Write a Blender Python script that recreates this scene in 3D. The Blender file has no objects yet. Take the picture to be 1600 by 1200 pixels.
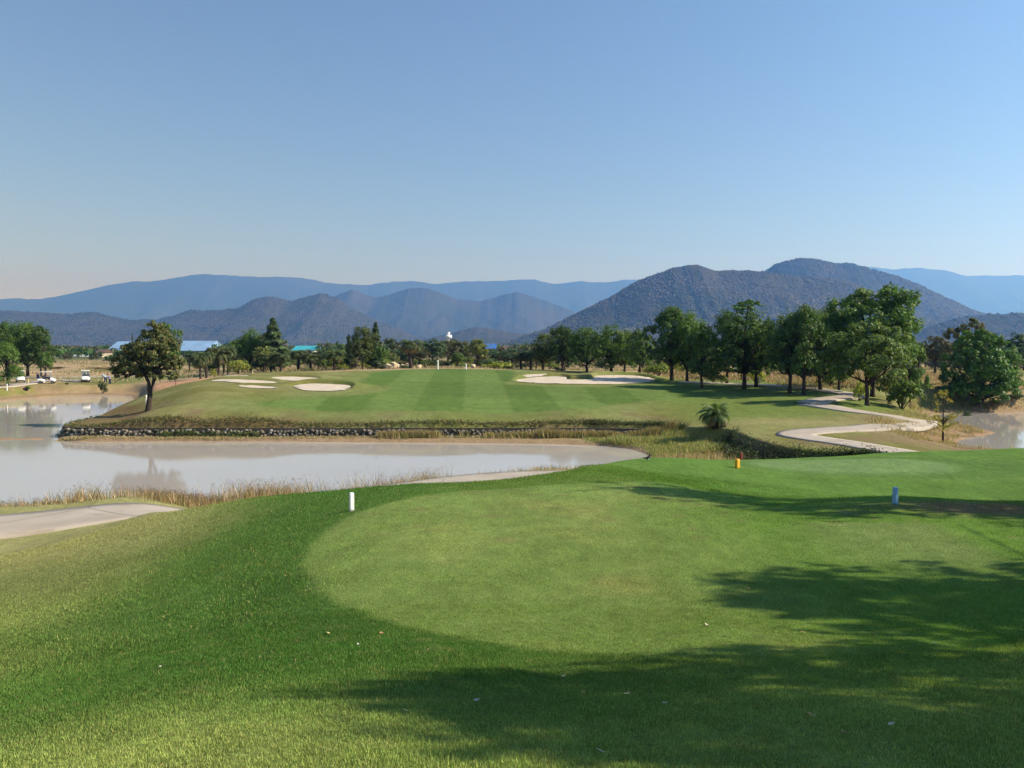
import bpy, math, random
import numpy as np
from mathutils import Vector, Matrix

scene = bpy.context.scene
COL = scene.collection
R = math.radians

# ------------------------------------------------------------------ camera, sky, sun, exposure
F = 1256.0                    # focal length in pixels of the 1600 px wide photograph
HZ = 545.0                    # row of the horizon
CAMZ = 7.0                    # metres above the pond
PITCH = math.atan((600.0 - HZ) / F)
cam_d = bpy.data.cameras.new('camera'); cam = bpy.data.objects.new('camera', cam_d); COL.objects.link(cam)
cam_d.sensor_width = 36.0; cam_d.lens = 36.0 * F / 1600.0
cam_d.clip_start = 0.1; cam_d.clip_end = 60000.0
cam.location = (0, 0, CAMZ); cam.rotation_euler = (math.pi / 2 - PITCH, 0, 0)
scene.camera = cam

SUN_EL, SUN_AZ = 37.0, 93.0   # azimuth clockwise from the viewing direction (+y)
world = bpy.data.worlds.new('World'); scene.world = world; world.use_nodes = True
wn = world.node_tree; wn.nodes.clear()
sky = wn.nodes.new('ShaderNodeTexSky'); sky.sky_type = 'NISHITA'; sky.sun_disc = False
sky.sun_elevation = R(SUN_EL); sky.sun_rotation = R(SUN_AZ)
sky.altitude = 0.0; sky.air_density = 1.0; sky.dust_density = 0.1; sky.ozone_density = 2.0
bg = wn.nodes.new('ShaderNodeBackground'); bg.inputs['Strength'].default_value = 0.080
wo = wn.nodes.new('ShaderNodeOutputWorld')
wn.links.new(sky.outputs[0], bg.inputs['Color']); wn.links.new(bg.outputs[0], wo.inputs['Surface'])
sd = bpy.data.lights.new('sun', 'SUN'); sd.energy = 5.0; sd.angle = R(0.5); sd.color = (1.0, 0.94, 0.84)
sun = bpy.data.objects.new('sun', sd); COL.objects.link(sun)
sv = Vector((math.cos(R(SUN_EL)) * math.sin(R(SUN_AZ)), math.cos(R(SUN_EL)) * math.cos(R(SUN_AZ)), math.sin(R(SUN_EL))))
sun.rotation_euler = sv.to_track_quat('Z', 'Y').to_euler(); sun.location = (60, 0, 80)
vs = scene.view_settings
scene.display_settings.display_device = 'sRGB'
vs.view_transform = 'Standard'; vs.look = 'None'; vs.gamma = 1.0; vs.use_curve_mapping = False
vs.exposure = 0.73
scene.cycles.max_bounces = 6; scene.cycles.volume_bounces = 1
scene.cycles.use_denoising = True
HAZE_DENSITY = 1.36e-4

# ------------------------------------------------------------------ numeric helpers
RS = np.random.RandomState(7)
_T = RS.rand(256, 256)
def vnoise(x, y):
    x = np.asarray(x, float); y = np.asarray(y, float)
    xi = np.floor(x).astype(int); yi = np.floor(y).astype(int)
    fx = x - xi; fy = y - yi
    fx = fx * fx * (3 - 2 * fx); fy = fy * fy * (3 - 2 * fy)
    a = _T[xi & 255, yi & 255]; b = _T[(xi + 1) & 255, yi & 255]
    c = _T[xi & 255, (yi + 1) & 255]; d = _T[(xi + 1) & 255, (yi + 1) & 255]
    return (a * (1 - fx) + b * fx) * (1 - fy) + (c * (1 - fx) + d * fx) * fy
def fbm(x, y, o=4, g=0.5):
    s = 0; a = 1; t = 0
    for i in range(o):
        s = s + a * vnoise(x * 2 ** i + 17.3 * i, y * 2 ** i - 9.1 * i); t += a; a *= g
    return s / t
def ss(a, b, x):
    t = np.clip((x - a) / (b - a), 0, 1); return t * t * (3 - 2 * t)
def mixc(a, b, t):
    t = np.asarray(t)[..., None]; return a * (1 - t) + np.asarray(b) * t
def sdist(x, y, P):
    """signed distance to polygon P, positive inside"""
    P = np.asarray(P, float); n = len(P)
    d2 = np.full(x.shape, 1e18); ins = np.zeros(x.shape, bool)
    for i in range(n):
        ax, ay = P[i]; bx, by = P[(i + 1) % n]
        ex, ey = bx - ax, by - ay; wx, wy = x - ax, y - ay
        t = np.clip((wx * ex + wy * ey) / max(ex * ex + ey * ey, 1e-12), 0, 1)
        d2 = np.minimum(d2, (wx - ex * t) ** 2 + (wy - ey * t) ** 2)
        if ay != by:
            c = ((ay > y) != (by > y)) & (x < (bx - ax) * (y - ay) / (by - ay) + ax)
            ins ^= c
    d = np.sqrt(d2)
    return np.where(ins, d, -d)
def smooth_poly(P, k=3, closed=True):
    P = np.asarray(P, float); n = len(P); out = []
    m = n if closed else n - 1
    for i in range(m):
        p0 = P[(i - 1) % n] if closed or i > 0 else P[0]
        p1 = P[i]; p2 = P[(i + 1) % n]
        p3 = P[(i + 2) % n] if closed or i + 2 < n else P[-1]
        for j in range(k):
            t = j / k
            out.append(0.5 * ((2 * p1) + (-p0 + p2) * t + (2 * p0 - 5 * p1 + 4 * p2 - p3) * t * t + (-p0 + 3 * p1 - 3 * p2 + p3) * t ** 3))
    if not closed: out.append(P[-1])
    return np.array(out)

# direction of the ray through a photograph pixel (a surveying aid: where the thing stands on the ground)
cp, sp_ = math.cos(PITCH), math.sin(PITCH)
def ray(px, py):
    a = (px - 800.0) / F; b = (600.0 - py) / F
    return np.array([a, cp + b * sp_, -sp_ + b * cp])
def at_z(px, py, z):
    v = ray(px, py); t = (z - CAMZ) / v[2]; return np.array([v[0] * t, v[1] * t])
def at_d(px, d):
    v = ray(px, HZ); return np.array([v[0] / v[1] * d, d])
def z_at(py, d):
    v = ray(800, py); return CAMZ + v[2] / v[1] * d

# ------------------------------------------------------------------ terrain height
CP = []
def C(px, py, z): p = at_z(px, py, z); CP.append((p[0], p[1], z))
def D(px, d, z): p = at_d(px, d); CP.append((p[0], p[1], z))
for az in (-180, -135, -95, 95, 135):
    CP.append((2.5 * math.sin(R(az)), 2.5 * math.cos(R(az)), 5.4))
    CP.append((12 * math.sin(R(az)), 12 * math.cos(R(az)), 5.0 if az > 0 or az < -120 else 3.9))
    CP.append((60 * math.sin(R(az)), 60 * math.cos(R(az)), 4.0 if az > 0 or az < -120 else 2.2))
    CP.append((400 * math.sin(R(az)), 400 * math.cos(R(az)), 3.0))
    CP.append((18000 * math.sin(R(az)), 18000 * math.cos(R(az)), 3.0))
C(800,1200,5.36); C(0,1200,5.05); C(1600,1200,5.36); C(400,1100,5.1); C(1200,1080,5.15)
C(900,1020,4.86); C(1400,1010,4.9); C(600,985,4.8); C(380,930,4.5); C(250,1050,4.8)
C(500,890,4.68); C(800,860,4.7); C(800,765,4.68); C(1000,752,4.65); C(548,797,4.55); C(1398,787,4.7); C(1600,800,4.7); C(1600,900,4.75); C(1200,850,4.7)
C(250,900,4.15); C(100,900,3.7); C(0,940,3.7); C(0,860,2.45); C(100,826,2.5); C(200,808,2.55); C(270,799,2.6)
C(400,781,3.65); C(330,840,4.0); C(548,766,4.25); C(640,758,4.4)
D(-300,20,2.6); D(-300,12,3.7); D(-300,30,1.6); D(-100,24,2.3); D(60,24,2.3); D(60,27,1.6)
D(200,25,2.35); D(200,28,1.5); D(300,20,2.95); D(300,23.5,2.05); D(400,20.5,2.6); D(400,23,1.9); D(400,26,1.75); D(400,29,1.5); D(400,33,1.0); D(500,18.5,3.45); D(500,22,2.2); D(500,27.5,1.75); D(500,31,1.2); D(590,29.5,1.9)
D(640,18.5,3.3); D(640,22,2.2); D(640,30,1.95); D(640,35,1.6)
C(860,742,4.3); D(860,20.5,3.3); D(860,24,2.5); D(860,32,1.95); D(860,36,1.65); D(860,41,1.0)
C(1000,736,4.0); C(1000,719,3.68); C(930,729,3.86); C(900,734,3.98); C(960,723.5,3.78); C(1060,717,3.62); D(930,26,2.6); D(1000,27.5,2.6); D(1000,33,1.8); D(1000,40,1.0)
D(1200,15.5,4.1); C(1150,733,3.75); C(1160,719,3.6); D(1160,28.5,2.9); D(1160,34,1.6)
D(1400,13,4.6); D(1400,16,3.85); D(1400,18.5,3.6); D(1400,20.5,3.7); D(1400,26.3,3.62); D(1400,29,3.0); D(1400,34,1.9)
D(1600,12.5,4.6); D(1600,16,3.8); D(1600,20,3.7); D(1600,26.5,3.7); D(1600,30,2.9); D(1600,40,1.4)
D(1900,20,4.0); D(1900,40,2.0); D(2200,12,4.9)
C(1455,714,1.5); C(1330,692,1.45); C(1240,680,1.5); C(1400,664,1.4); C(1460,660,1.2); C(1440,690,1.0); C(1475,690,.6); C(1250,650,1.7); C(1300,636,2.1)
C(1180,668,1.6); C(1118,668,1.5); C(1060,665,1.2); C(1140,690,1.4)
C(1350,637,1.9); C(1420,640,1.4); C(1240,612,2.6); C(1180,602,2.9); C(1100,650,1.6); C(1100,620,2.3); C(1090,600,3.0); C(1500,643,.7); C(1600,640,.7)
C(1450,620,2.0); C(1600,615,2.0); D(1500,150,2.6); D(1300,150,3.0)
for px, z in ((100,.85),(160,.95),(230,1.0),(300,.95),(450,.95),(600,.95),(750,.95),(900,.95),(1000,1.0)):
    C(px, 668 if px > 120 else 673, z)
C(235,641,1.95); C(280,650,1.7); C(400,648,1.75); C(300,612,2.9); C(400,630,2.25); C(270,603,2.6); C(350,590,3.4); C(400,603,3.05); C(430,590,3.55); C(500,606,3.0)
C(520,590,3.5); C(500,633,2.1); C(600,645,1.75); C(700,645,1.75); C(700,622,2.35); C(700,600,3.0); C(700,587,3.55); C(700,577,4.05); C(600,578,3.95); C(550,582,3.75); C(800,578,3.95)
C(900,650,1.6); C(900,630,2.05); C(900,603,2.95); C(900,588,3.55); C(990,590,3.4); C(1000,625,2.2); C(850,582,3.75)
D(700,150,3.2); D(600,150,3.2); D(850,150,3.1); D(400,150,2.9); D(1000,150,3.0)
C(-50,606,1.5); C(40,602,1.55); C(100,606,1.2); C(50,592,1.9); C(170,604,1.2); C(130,597,1.7); C(220,604,1.8); C(240,618,1.3); C(215,655,.9)
D(0,170,2.3); D(150,170,2.5); D(250,160,2.6)
for px in (-200, 200, 600, 1000, 1400, 1800):
    D(px, 260, 3.0); D(px, 700, 3.0); D(px, 3000, 3.0); D(px, 18000, 3.0)
CP = np.array(CP)
def uv(x, y):
    r = np.maximum(np.hypot(x, y), 2.0)
    return np.log(r), np.arctan2(x, y) * 1.6
def tps_fit(P):
    u, v = uv(P[:, 0], P[:, 1]); n = len(P)
    d2 = (u[:, None] - u) ** 2 + (v[:, None] - v) ** 2
    K = 0.5 * d2 * np.log(d2 + 1e-12) + np.eye(n) * 0.0003
    A = np.zeros((n + 3, n + 3)); A[:n, :n] = K
    Q = np.stack([np.ones(n), u, v], 1); A[:n, n:] = Q; A[n:, :n] = Q.T
    b = np.zeros(n + 3); b[:n] = P[:, 2]
    w = np.linalg.solve(A, b); return u, v, w
_u, _v, _w = tps_fit(CP)
def base_h(x, y):
    u, v = uv(x, y); z = _w[-3] + _w[-2] * u + _w[-1] * v
    for i in range(len(_u)):
        d2 = (u - _u[i]) ** 2 + (v - _v[i]) ** 2
        z = z + _w[i] * 0.5 * d2 * np.log(d2 + 1e-12)
    r = np.hypot(x, y)
    z = z * (1 - ss(250, 500, r)) + 3.0 * ss(250, 500, r)
    return np.clip(z, 0.75, 6.0)
W = at_z
POND = smooth_poly([(-75,24),(-40,27),(-22,28.5),(-14,30),(-9,32),(-5,35),(0,39.5),(3,42),(6,45.5),(8.8,51),(8.6,55)] +
    [W(*p, 0) for p in ((955,698),(900,695),(800,693),(700,692),(550,691),(400,690),(250,690),(120,690),(92,686),(96,678),(120,668),(165,656),(190,648),(203,640),(210,630),(208,621),(190,618),(100,619),(50,623),(0,628),(-90,642))] +
    [(-78,85),(-92,45)], 3)
CUT = smooth_poly([(-80,23),(-40,27),(-22,28.5),(-14,30),(-9,32),(-5,35),(0,39.5),(3,41),(8,40.5),(14,38),(19,39.5),(17,42.5),(15,45.4),(14.3,48.5),(14.2,52),(14,55),(12.5,58.5),(11.5,61.3),
    (5,62),(-5,62.1),(-15,62),(-25,62.1),(-33,62.4),(-36.2,64)] + [W(*p, 0) for p in ((112,668),(155,656),(184,647),(199,640),(212,630),(212,619),(190,615),(100,616),(50,620),(0,625),(-90,638))] + [(-82,88),(-96,45)], 3)
POND2 = smooth_poly([(46,86),(60,89),(95,85),(98,60),(95,45),(60,47),(40,51.5),(34,53.4),(32.2,55.4),(32.6,59),(36,63.2),(40.5,67.2),(40.5,74),(43,82)], 3)
BUNK = []
def h_nob(x, y):
    x = np.asarray(x, float); y = np.asarray(y, float)
    z = base_h(x, y)
    r = np.hypot(x, y)
    z = z + (fbm(x * .35 + 3, y * .35) - .5) * .10 * ss(8, 40, r) * (1 - ss(300, 500, r))
    m = (y > 18) & (r < 140)
    if m.any():
        xm, ym, zm, rm = x[m], y[m], z[m], r[m]
        dc = -sdist(xm, ym, CUT)
        wd = 0.30 + 4.6 * (1 - ss(40, 54, ym)) + 2.2 * ss(66, 90, ym)
        wd = np.where((xm > 11.8) & (ym > 36), .8, wd)
        lo = np.minimum(zm, 0.17 + .12 * fbm(xm * .8, ym * .8) + .25 * ss(8.5, 13, xm) * ss(42, 48, ym))
        zm = lo + (zm - lo) * ss(0, 1, (dc + .12 * (fbm(xm * 1.7, ym * 1.7) - .5)) / wd)
        dw = -sdist(xm, ym, POND)
        zm = zm * ss(-1.6, .9, dw) - .55 * (1 - ss(-1.6, .9, dw))
        spit = np.exp(-((ym - 61.6 - .5 * np.sin(xm * .12)) / 1.0) ** 2) * ss(-92, -88, xm) * (1 - ss(-37, -34, xm))
        zm = np.maximum(zm, -.55 + spit * (.62 + .2 * (fbm(xm * .5, ym * .5) - .5)))
        d2 = -sdist(xm, ym, POND2)
        b2 = zm * ss(0.2, 5, d2) + .12 * (1 - ss(.2, 5, d2))
        zm = np.where(d2 < 5, b2, zm)
        zm = zm * ss(-2, .6, d2) - .6 * (1 - ss(-2, .6, d2))
        z[m] = zm
    return z
def height(x, y):
    x = np.asarray(x, float); y = np.asarray(y, float)
    z = h_nob(x, y)
    m = (y > 60) & (y < 150)
    if m.any():
        xm, ym, zm = x[m], y[m], z[m]
        for P, amp, side in BUNK:
            P = np.asarray(P)
            q = (xm > P[:, 0].min() - 6) & (xm < P[:, 0].max() + 6) & (ym > P[:, 1].min() - 5) & (ym < P[:, 1].max() + 9)
            if not q.any(): continue
            xq, yq = xm[q], ym[q]
            d = sdist(xq, yq, P)
            d2 = sdist(xq, yq - 3.0, P)          # the lip stands beyond the sand
            lip = ss(.0, .45, -d) * ss(-2.8, .6, d2)
            for P2, _a, _s in BUNK:
                if P2 is not P: lip = lip * ss(-.2, -1.2, sdist(xq, yq, P2))
            zm[q] = zm[q] + amp * lip - .10 * ss(0, 1.5, d)
        z[m] = zm
    return z
def hit(px, py, fn=None, rmax=600.0):
    v = ray(px, py); s = np.exp(np.linspace(math.log(2.2), math.log(rmax), 1400))
    X, Y, Z = v[0] * s, v[1] * s, CAMZ + v[2] * s
    g = Z - (fn or height)(X, Y); i = np.argmax(g < 0)
    if g[i] >= 0: i = len(s) - 1
    if i == 0: return np.array([X[0], Y[0], Z[0]])
    t = g[i - 1] / (g[i - 1] - g[i] + 1e-12)
    return np.array([X[i - 1] + (X[i] - X[i - 1]) * t, Y[i - 1] + (Y[i] - Y[i - 1]) * t, Z[i - 1] + (Z[i] - Z[i - 1]) * t])
def gz(x, y): return float(height(np.array([x]), np.array([y]))[0])
def hp(pts, fn=None): return np.array([hit(a, b, fn)[:2] for a, b in pts])

BPIX = [([(348,588.2),(360,586.6),(380,586.6),(388,588),(375,589.4),(355,589.4)], .15),
        ([(330,595.5),(345,593.6),(385,594),(425,596.5),(432,599),(400,599.6),(360,597.6)], .28),
        ([(372,603.6),(395,602.6),(425,604.8),(433,607),(400,607)], .2),
        ([(424,591),(440,588.8),(470,589.6),(497,592),(485,594.6),(450,594.8)], .28),
        ([(458,604.5),(475,600.6),(510,600.4),(540,602),(548,604.5),(540,609.5),(510,611.6),(475,610)], .4),
        ([(811,589),(825,585.6),(850,584.4),(858,585),(850,587.6),(825,590)], .2),
        ([(806,595),(830,590.6),(870,588.6),(884,589.6),(889,593.6),(925,592.6),(931,587.6),(960,586.6),(1000,588),(1023,593.6),(1005,598.4),(950,600.8),(880,600),(830,598.4)], .42)]
_b = []
for pix, amp in BPIX:
    w = hp(pix, h_nob); _b.append((smooth_poly(w, 4), amp, 0))
BUNK.extend(_b)

# ------------------------------------------------------------------ zones that carry a turf or soil of their own
TEE = smooth_poly(hp([(905,1022),(760,1005),(620,975),(520,935),(478,890),(490,850),(540,810),(620,783),(720,768),(860,758),(1000,753),(1150,757),(1300,766),(1450,776),(1590,788),(1640,800),(1700,900),(1600,1000),(1400,1020),(1150,1028)]), 4)
FTEE = smooth_poly(hp([(1152,726),(1180,718.5),(1300,715),(1450,715),(1600,722),(1640,740),(1500,749),(1350,746),(1220,738)]), 3)
FTEE2 = smooth_poly(hp([(1160,724),(1200,719),(1350,716),(1480,722),(1500,738),(1380,742),(1260,738)]), 3)
FAIR = smooth_poly(hp([(400,632),(440,624),(500,620),(560,617),(600,611),(600,603),(560,597),(575,588),(585,582),(640,578),(720,577),(800,580),(800,590),(790,600),(840,603),(950,605),(1060,601),(1150,603),(1160,612),(1080,622),(960,632),(930,639),(850,643),(700,643),(560,643),(470,641)]), 3)
DRYN = hp([(0,830),(200,835),(330,860),(300,880),(150,900),(0,960)])

def turf_colour(x, y, z):
    """albedo of the ground cover, linear RGB"""
    n1 = fbm(x * .9, y * .9, 4); n2 = fbm(x * .22 + 5, y * .22, 4); n3 = fbm(x * 4 + 9, y * 4, 3)
    r = np.hypot(x, y)
    rough = np.array([.120, .195, .045]); dark = np.array([.062, .142, .030]); teec = np.array([.185, .262, .076])
    dry = np.array([.200, .190, .085]); brown = np.array([.200, .150, .085]); tan = np.array([.33, .25, .15])
    olive = np.array([.135, .138, .040]); fair = np.array([.073, .128, .026]); fair2 = np.array([.098, .156, .038])
    c = np.broadcast_to(rough, x.shape + (3,)).copy()
    # the near mound
    near = 1 - ss(30, 38, y)
    left = ss(-2.0, -6.5, x + .25 * (y - 9) + (n2 - .5) * 3)
    c = mixc(c, dry * 1.1, left * .6 * ss(7.5, 11, y)); c = mixc(c, dry * 1.5, left * .7 * ss(11.5, 14.5, y - .3 * x - 2))
    c = mixc(c, np.array([.25, .29, .09]), ss(-2.2, -4.8, x + (n2 - .5) * 2 + (n1 - .5)) * ss(11.5, 8.5, y + (n1 - .5) * 2) * .8)
    c = mixc(c, np.array([.37, .41, .135]), ss(5.8, 3.8, y - .25 * x + (n1 - .5) * 2.2 + (n2 - .5) * 1.5) * (.35 + .5 * ss(.3, -2.2, x + (n2 - .5))))
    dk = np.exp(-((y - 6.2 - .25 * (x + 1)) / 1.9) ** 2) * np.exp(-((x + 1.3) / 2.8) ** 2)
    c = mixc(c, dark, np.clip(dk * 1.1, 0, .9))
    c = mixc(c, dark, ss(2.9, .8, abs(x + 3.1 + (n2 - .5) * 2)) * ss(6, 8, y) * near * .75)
    c = mixc(c, dry, ss(.60, .85, fbm(x * 2.2 + 40, y * 4.6, 5, .65)) * ss(0.6, -1, x) * (1 - ss(7, 9, y)) * .6)
    t = ss(-.09, .09, sdist(x, y, TEE) + (n3 - .5) * .10)
    tc = mixc(np.broadcast_to(teec, c.shape), np.array([.245, .255, .090]), ss(.45, .75, n1) * ss(3, 0, abs(x - .8)) * .7 * ss(15, 11, y))
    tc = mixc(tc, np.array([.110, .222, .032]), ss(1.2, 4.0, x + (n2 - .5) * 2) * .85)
    tc = mixc(tc, np.array([.145, .240, .066]), ss(12.2, 13.6, y + (n2 - .5)) * .7)
    tc = mixc(tc, dry * 1.05, ss(.70, .80, fbm(x * 3, y * 6 + 9, 3)) * ss(8.5, 10, y) * .8)
    tc = mixc(tc, brown, np.clip(1.5 * np.exp(-((x - 7.6) / 2.0) ** 2 - ((y - 11.5) / .6) ** 2) * (.4 + 1.1 * n1), 0, .95))
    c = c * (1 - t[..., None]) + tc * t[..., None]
    # trench scar at the right of the tee
    ax, ay = hit(1495, 818)[:2]; bx, by = hit(1640, 885)[:2]
    ex, ey = bx - ax, by - ay; L = math.hypot(ex, ey); tt = ((x - ax) * ex + (y - ay) * ey) / L / L
    dd = abs((x - ax) * ey - (y - ay) * ex) / L
    c = mixc(c, dark * .7, ss(.06, .01, dd + (n3 - .5) * .06) * ((tt > 0) & (tt < 1)) * .9)
    c = mixc(c, np.array([.185, .250, .090]), ss(0, .5, ((x - ax) * ey - (y - ay) * ex) / L) * (tt > 0) * ss(1.6, .6, tt) * ss(2.6, 1.4, dd) * .8 * ss(4.5, 3, abs(tt * L)) )
    ft = ss(-.15, .15, sdist(x, y, FTEE)); c = mixc(c, np.array([.085, .165, .036]), ft)
    ft = ss(-.2, .5, sdist(x, y, FTEE2)); c = mixc(c, np.array([.140, .225, .082]), ft)
    c = mixc(c, np.array([.082, .170, .028]), ss(14, 15, y) * near * (1 - ss(-.3, 0, sdist(x, y, FTEE))) * ss(0, 4, x) * .8)
    # bank between the near mound and the water
    bank = ss(24.5, 27, y - .55 * np.clip(x + 10, 0, 30) * (x < 8)) * (1 - ss(44, 48, y)) * (x < 12)
    c = mixc(c, brown * .8 + dry * .35, bank * (z < 2.6))
    # far land beyond the pond
    far = ss(40, 46, y)
    g = mixc(np.broadcast_to(olive, c.shape), dry * np.array([.85, .95, .8]), ss(.35, .7, n2))
    g = mixc(g, brown * .8, ss(.50, .75, fbm(x * .5 + 3, y * .3, 4)) * (1 - ss(1.9, 2.3, z)) * .8)
    g = mixc(g, np.array([.115, .078, .040]), ss(-9, -16, x + (n1 - .5) * 8) * ss(1.75, 1.25, z + (n1 - .5) * .5) * .75)
    g = mixc(g, np.array([.100, .155, .030]), ss(10, 18, x) * (1 - ss(30, 40, x)) * ss(52, 60, y) * .85)
    g = mixc(g, dry * 1.1, np.exp(-((x - 21) / 7) ** 2 - ((y - 59) / 3.2) ** 2) * .95)
    g = mixc(g, brown, ss(22, 30, x) * (1 - ss(60, 68, y)) * ss(.2, .6, n1 + .2))
    g = mixc(g, np.array([.050, .070, .022]), ss(-.1, -1.0, -abs(-sdist(x, y, CUT) - .35) - .05) * 0)
    fa = ss(-.6, .6, sdist(x, y, FAIR) + (n2 - .5) * .6)
    s = (x + .053 * y + .5) / 4.2
    st = ss(-.12, .12, np.sin(s * math.pi))
    s2 = ss(-.1, .1, np.sin((y - 60) / 5.0 + (x * .06)))
    fc = fair * (1 - st[..., None]) + fair2 * st[..., None]
    fc = fc * (1 + .10 * (s2[..., None] - .5)) * (.93 + .16 * fbm(x * .15, y * .9, 3)[..., None])
    g = g * (1 - fa[..., None]) + fc * fa[..., None]
    gf = ss(-6, -.5, sdist(x, y, FAIR)) * (1 - fa); g = mixc(g, np.array([.105, .165, .042]), gf * .5)
    c = mixc(c, 0, far * 0) * (1 - far[..., None]) + g * far[..., None]
    # outer fields
    out = ss(0, 6, y - (118 + 6 * np.sin(x * .05)) + (n2 - .5) * 8) * (sdist(x, y, FAIR) < -3)
    out = np.maximum(out, ss(30, 40, x) * ss(84, 90, y))
    out = np.maximum(out, ss(96, 102, y) * ss(14, 20, x))
    fld = mixc(np.broadcast_to(tan, c.shape), olive * 1.05, ss(.46, .68, fbm(x * .06, y * .10 + 7, 4)))
    fld = mixc(fld, brown, ss(.5, .8, n1) * .6)
    fld = mixc(fld, np.array([.10, .15, .045]), np.exp(-((x + 58) / 28) ** 2 - ((y - 137) / 7) ** 2))
    c = c * (1 - out[..., None]) + fld * out[..., None]
    # left far bank
    lb = ss(-38, -46, x) * ss(98, 104, y); lbc = mixc(np.broadcast_to(olive * 1.15, c.shape), brown, ss(.45, .7, n1))
    c = mixc(c, 0, 0 * lb) * (1 - (lb * (1 - out))[..., None]) + lbc * (lb * (1 - out))[..., None]
    plain = ss(220, 400, r); pc = mixc(np.broadcast_to(np.array([.16, .14, .08]), c.shape), np.array([.07, .09, .035]), ss(.4, .6, fbm(x * .006, y * .006, 4)))
    c = c * (1 - plain[..., None]) + pc * plain[..., None]
    # shores and dirt cuts
    if True:
        sh = ss(.55, .12, z) * (r < 140)
        c = mixc(c, np.array([.26, .19, .115]), sh * .9)
        lowz = ((y > 50) & (y < 63) & (x > 6) & (x < 15)); c = mixc(c, np.array([.17, .18, .06]), ss(.2, .4, z) * ss(1.0, .6, z) * lowz * .8)
        red = np.exp(-((x + 46) / 5) ** 2 - ((y - 112) / 9) ** 2); c = mixc(c, np.array([.36, .22, .13]), np.clip(red * 1.3, 0, 1))
        erod = ss(0, 2.5, sdist(x, y, POND2) + 4) * (y < 70) * (y > 50) * (x > 22) * (x < 45); c = mixc(c, np.array([.27, .18, .105]), erod * ss(.42, .62, n1) * .9); c = mixc(c, np.array([.13, .10, .05]), erod * ss(.5, .68, fbm(x * .7, y * 1.6 + 4, 4)) * .8)
    c = c * (.80 + .24 * n3[..., None] + .16 * n1[..., None])
    c = c * (1 + (np.array([.98, 1.02, .98]) - 1) * (1 - ss(30, 50, y))[..., None])
    return np.clip(c, 0, 1)

# ------------------------------------------------------------------ mesh and material helpers
def new_mesh(name, verts, faces, smooth=False, mat=None, tint=None, attrs=None):
    me = bpy.data.meshes.new(name)
    verts = np.asarray(verts, np.float32); nv = len(verts)
    if isinstance(faces, np.ndarray) and faces.ndim == 2:
        nf, k = faces.shape
        me.vertices.add(nv); me.vertices.foreach_set('co', verts.ravel())
        me.loops.add(nf * k); me.loops.foreach_set('vertex_index', faces.astype(np.int32).ravel())
        me.polygons.add(nf); me.polygons.foreach_set('loop_start', np.arange(0, nf * k, k, dtype=np.int32))
        me.polygons.foreach_set('loop_total', np.full(nf, k, np.int32))
        me.update(calc_edges=True); me.validate()
    else:
        me.from_pydata([tuple(map(float, v)) for v in verts], [], [tuple(map(int, f)) for f in faces]); me.update()
    if smooth: me.polygons.foreach_set('use_smooth', np.ones(len(me.polygons), bool))
    if mat: me.materials.append(mat)
    if tint is not None:
        a = me.color_attributes.new('tint', 'FLOAT_COLOR', 'POINT')
        t = np.ones((nv, 4), np.float32); t[:, :3] = tint; a.data.foreach_set('color', t.ravel())
    return me
def link(name, data, parent=None, loc=None, rot=None, scale=None):
    o = bpy.data.objects.new(name, data); COL.objects.link(o)
    if parent is not None: o.parent = parent
    if loc is not None: o.location = tuple(map(float, loc))
    if rot is not None: o.rotation_euler = rot
    if scale is not None: o.scale = scale
    return o
def tag(o, label=None, cat=None, group=None, kind=None):
    if label: o['label'] = label
    if cat: o['category'] = cat
    if group: o['group'] = group
    if kind: o['kind'] = kind
    return o
def thing(name, label, cat, loc=(0, 0, 0), rotz=0, group=None, scale=None):
    return tag(link(name, None, None, loc, (0, 0, rotz), scale), label, cat, group)

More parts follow.
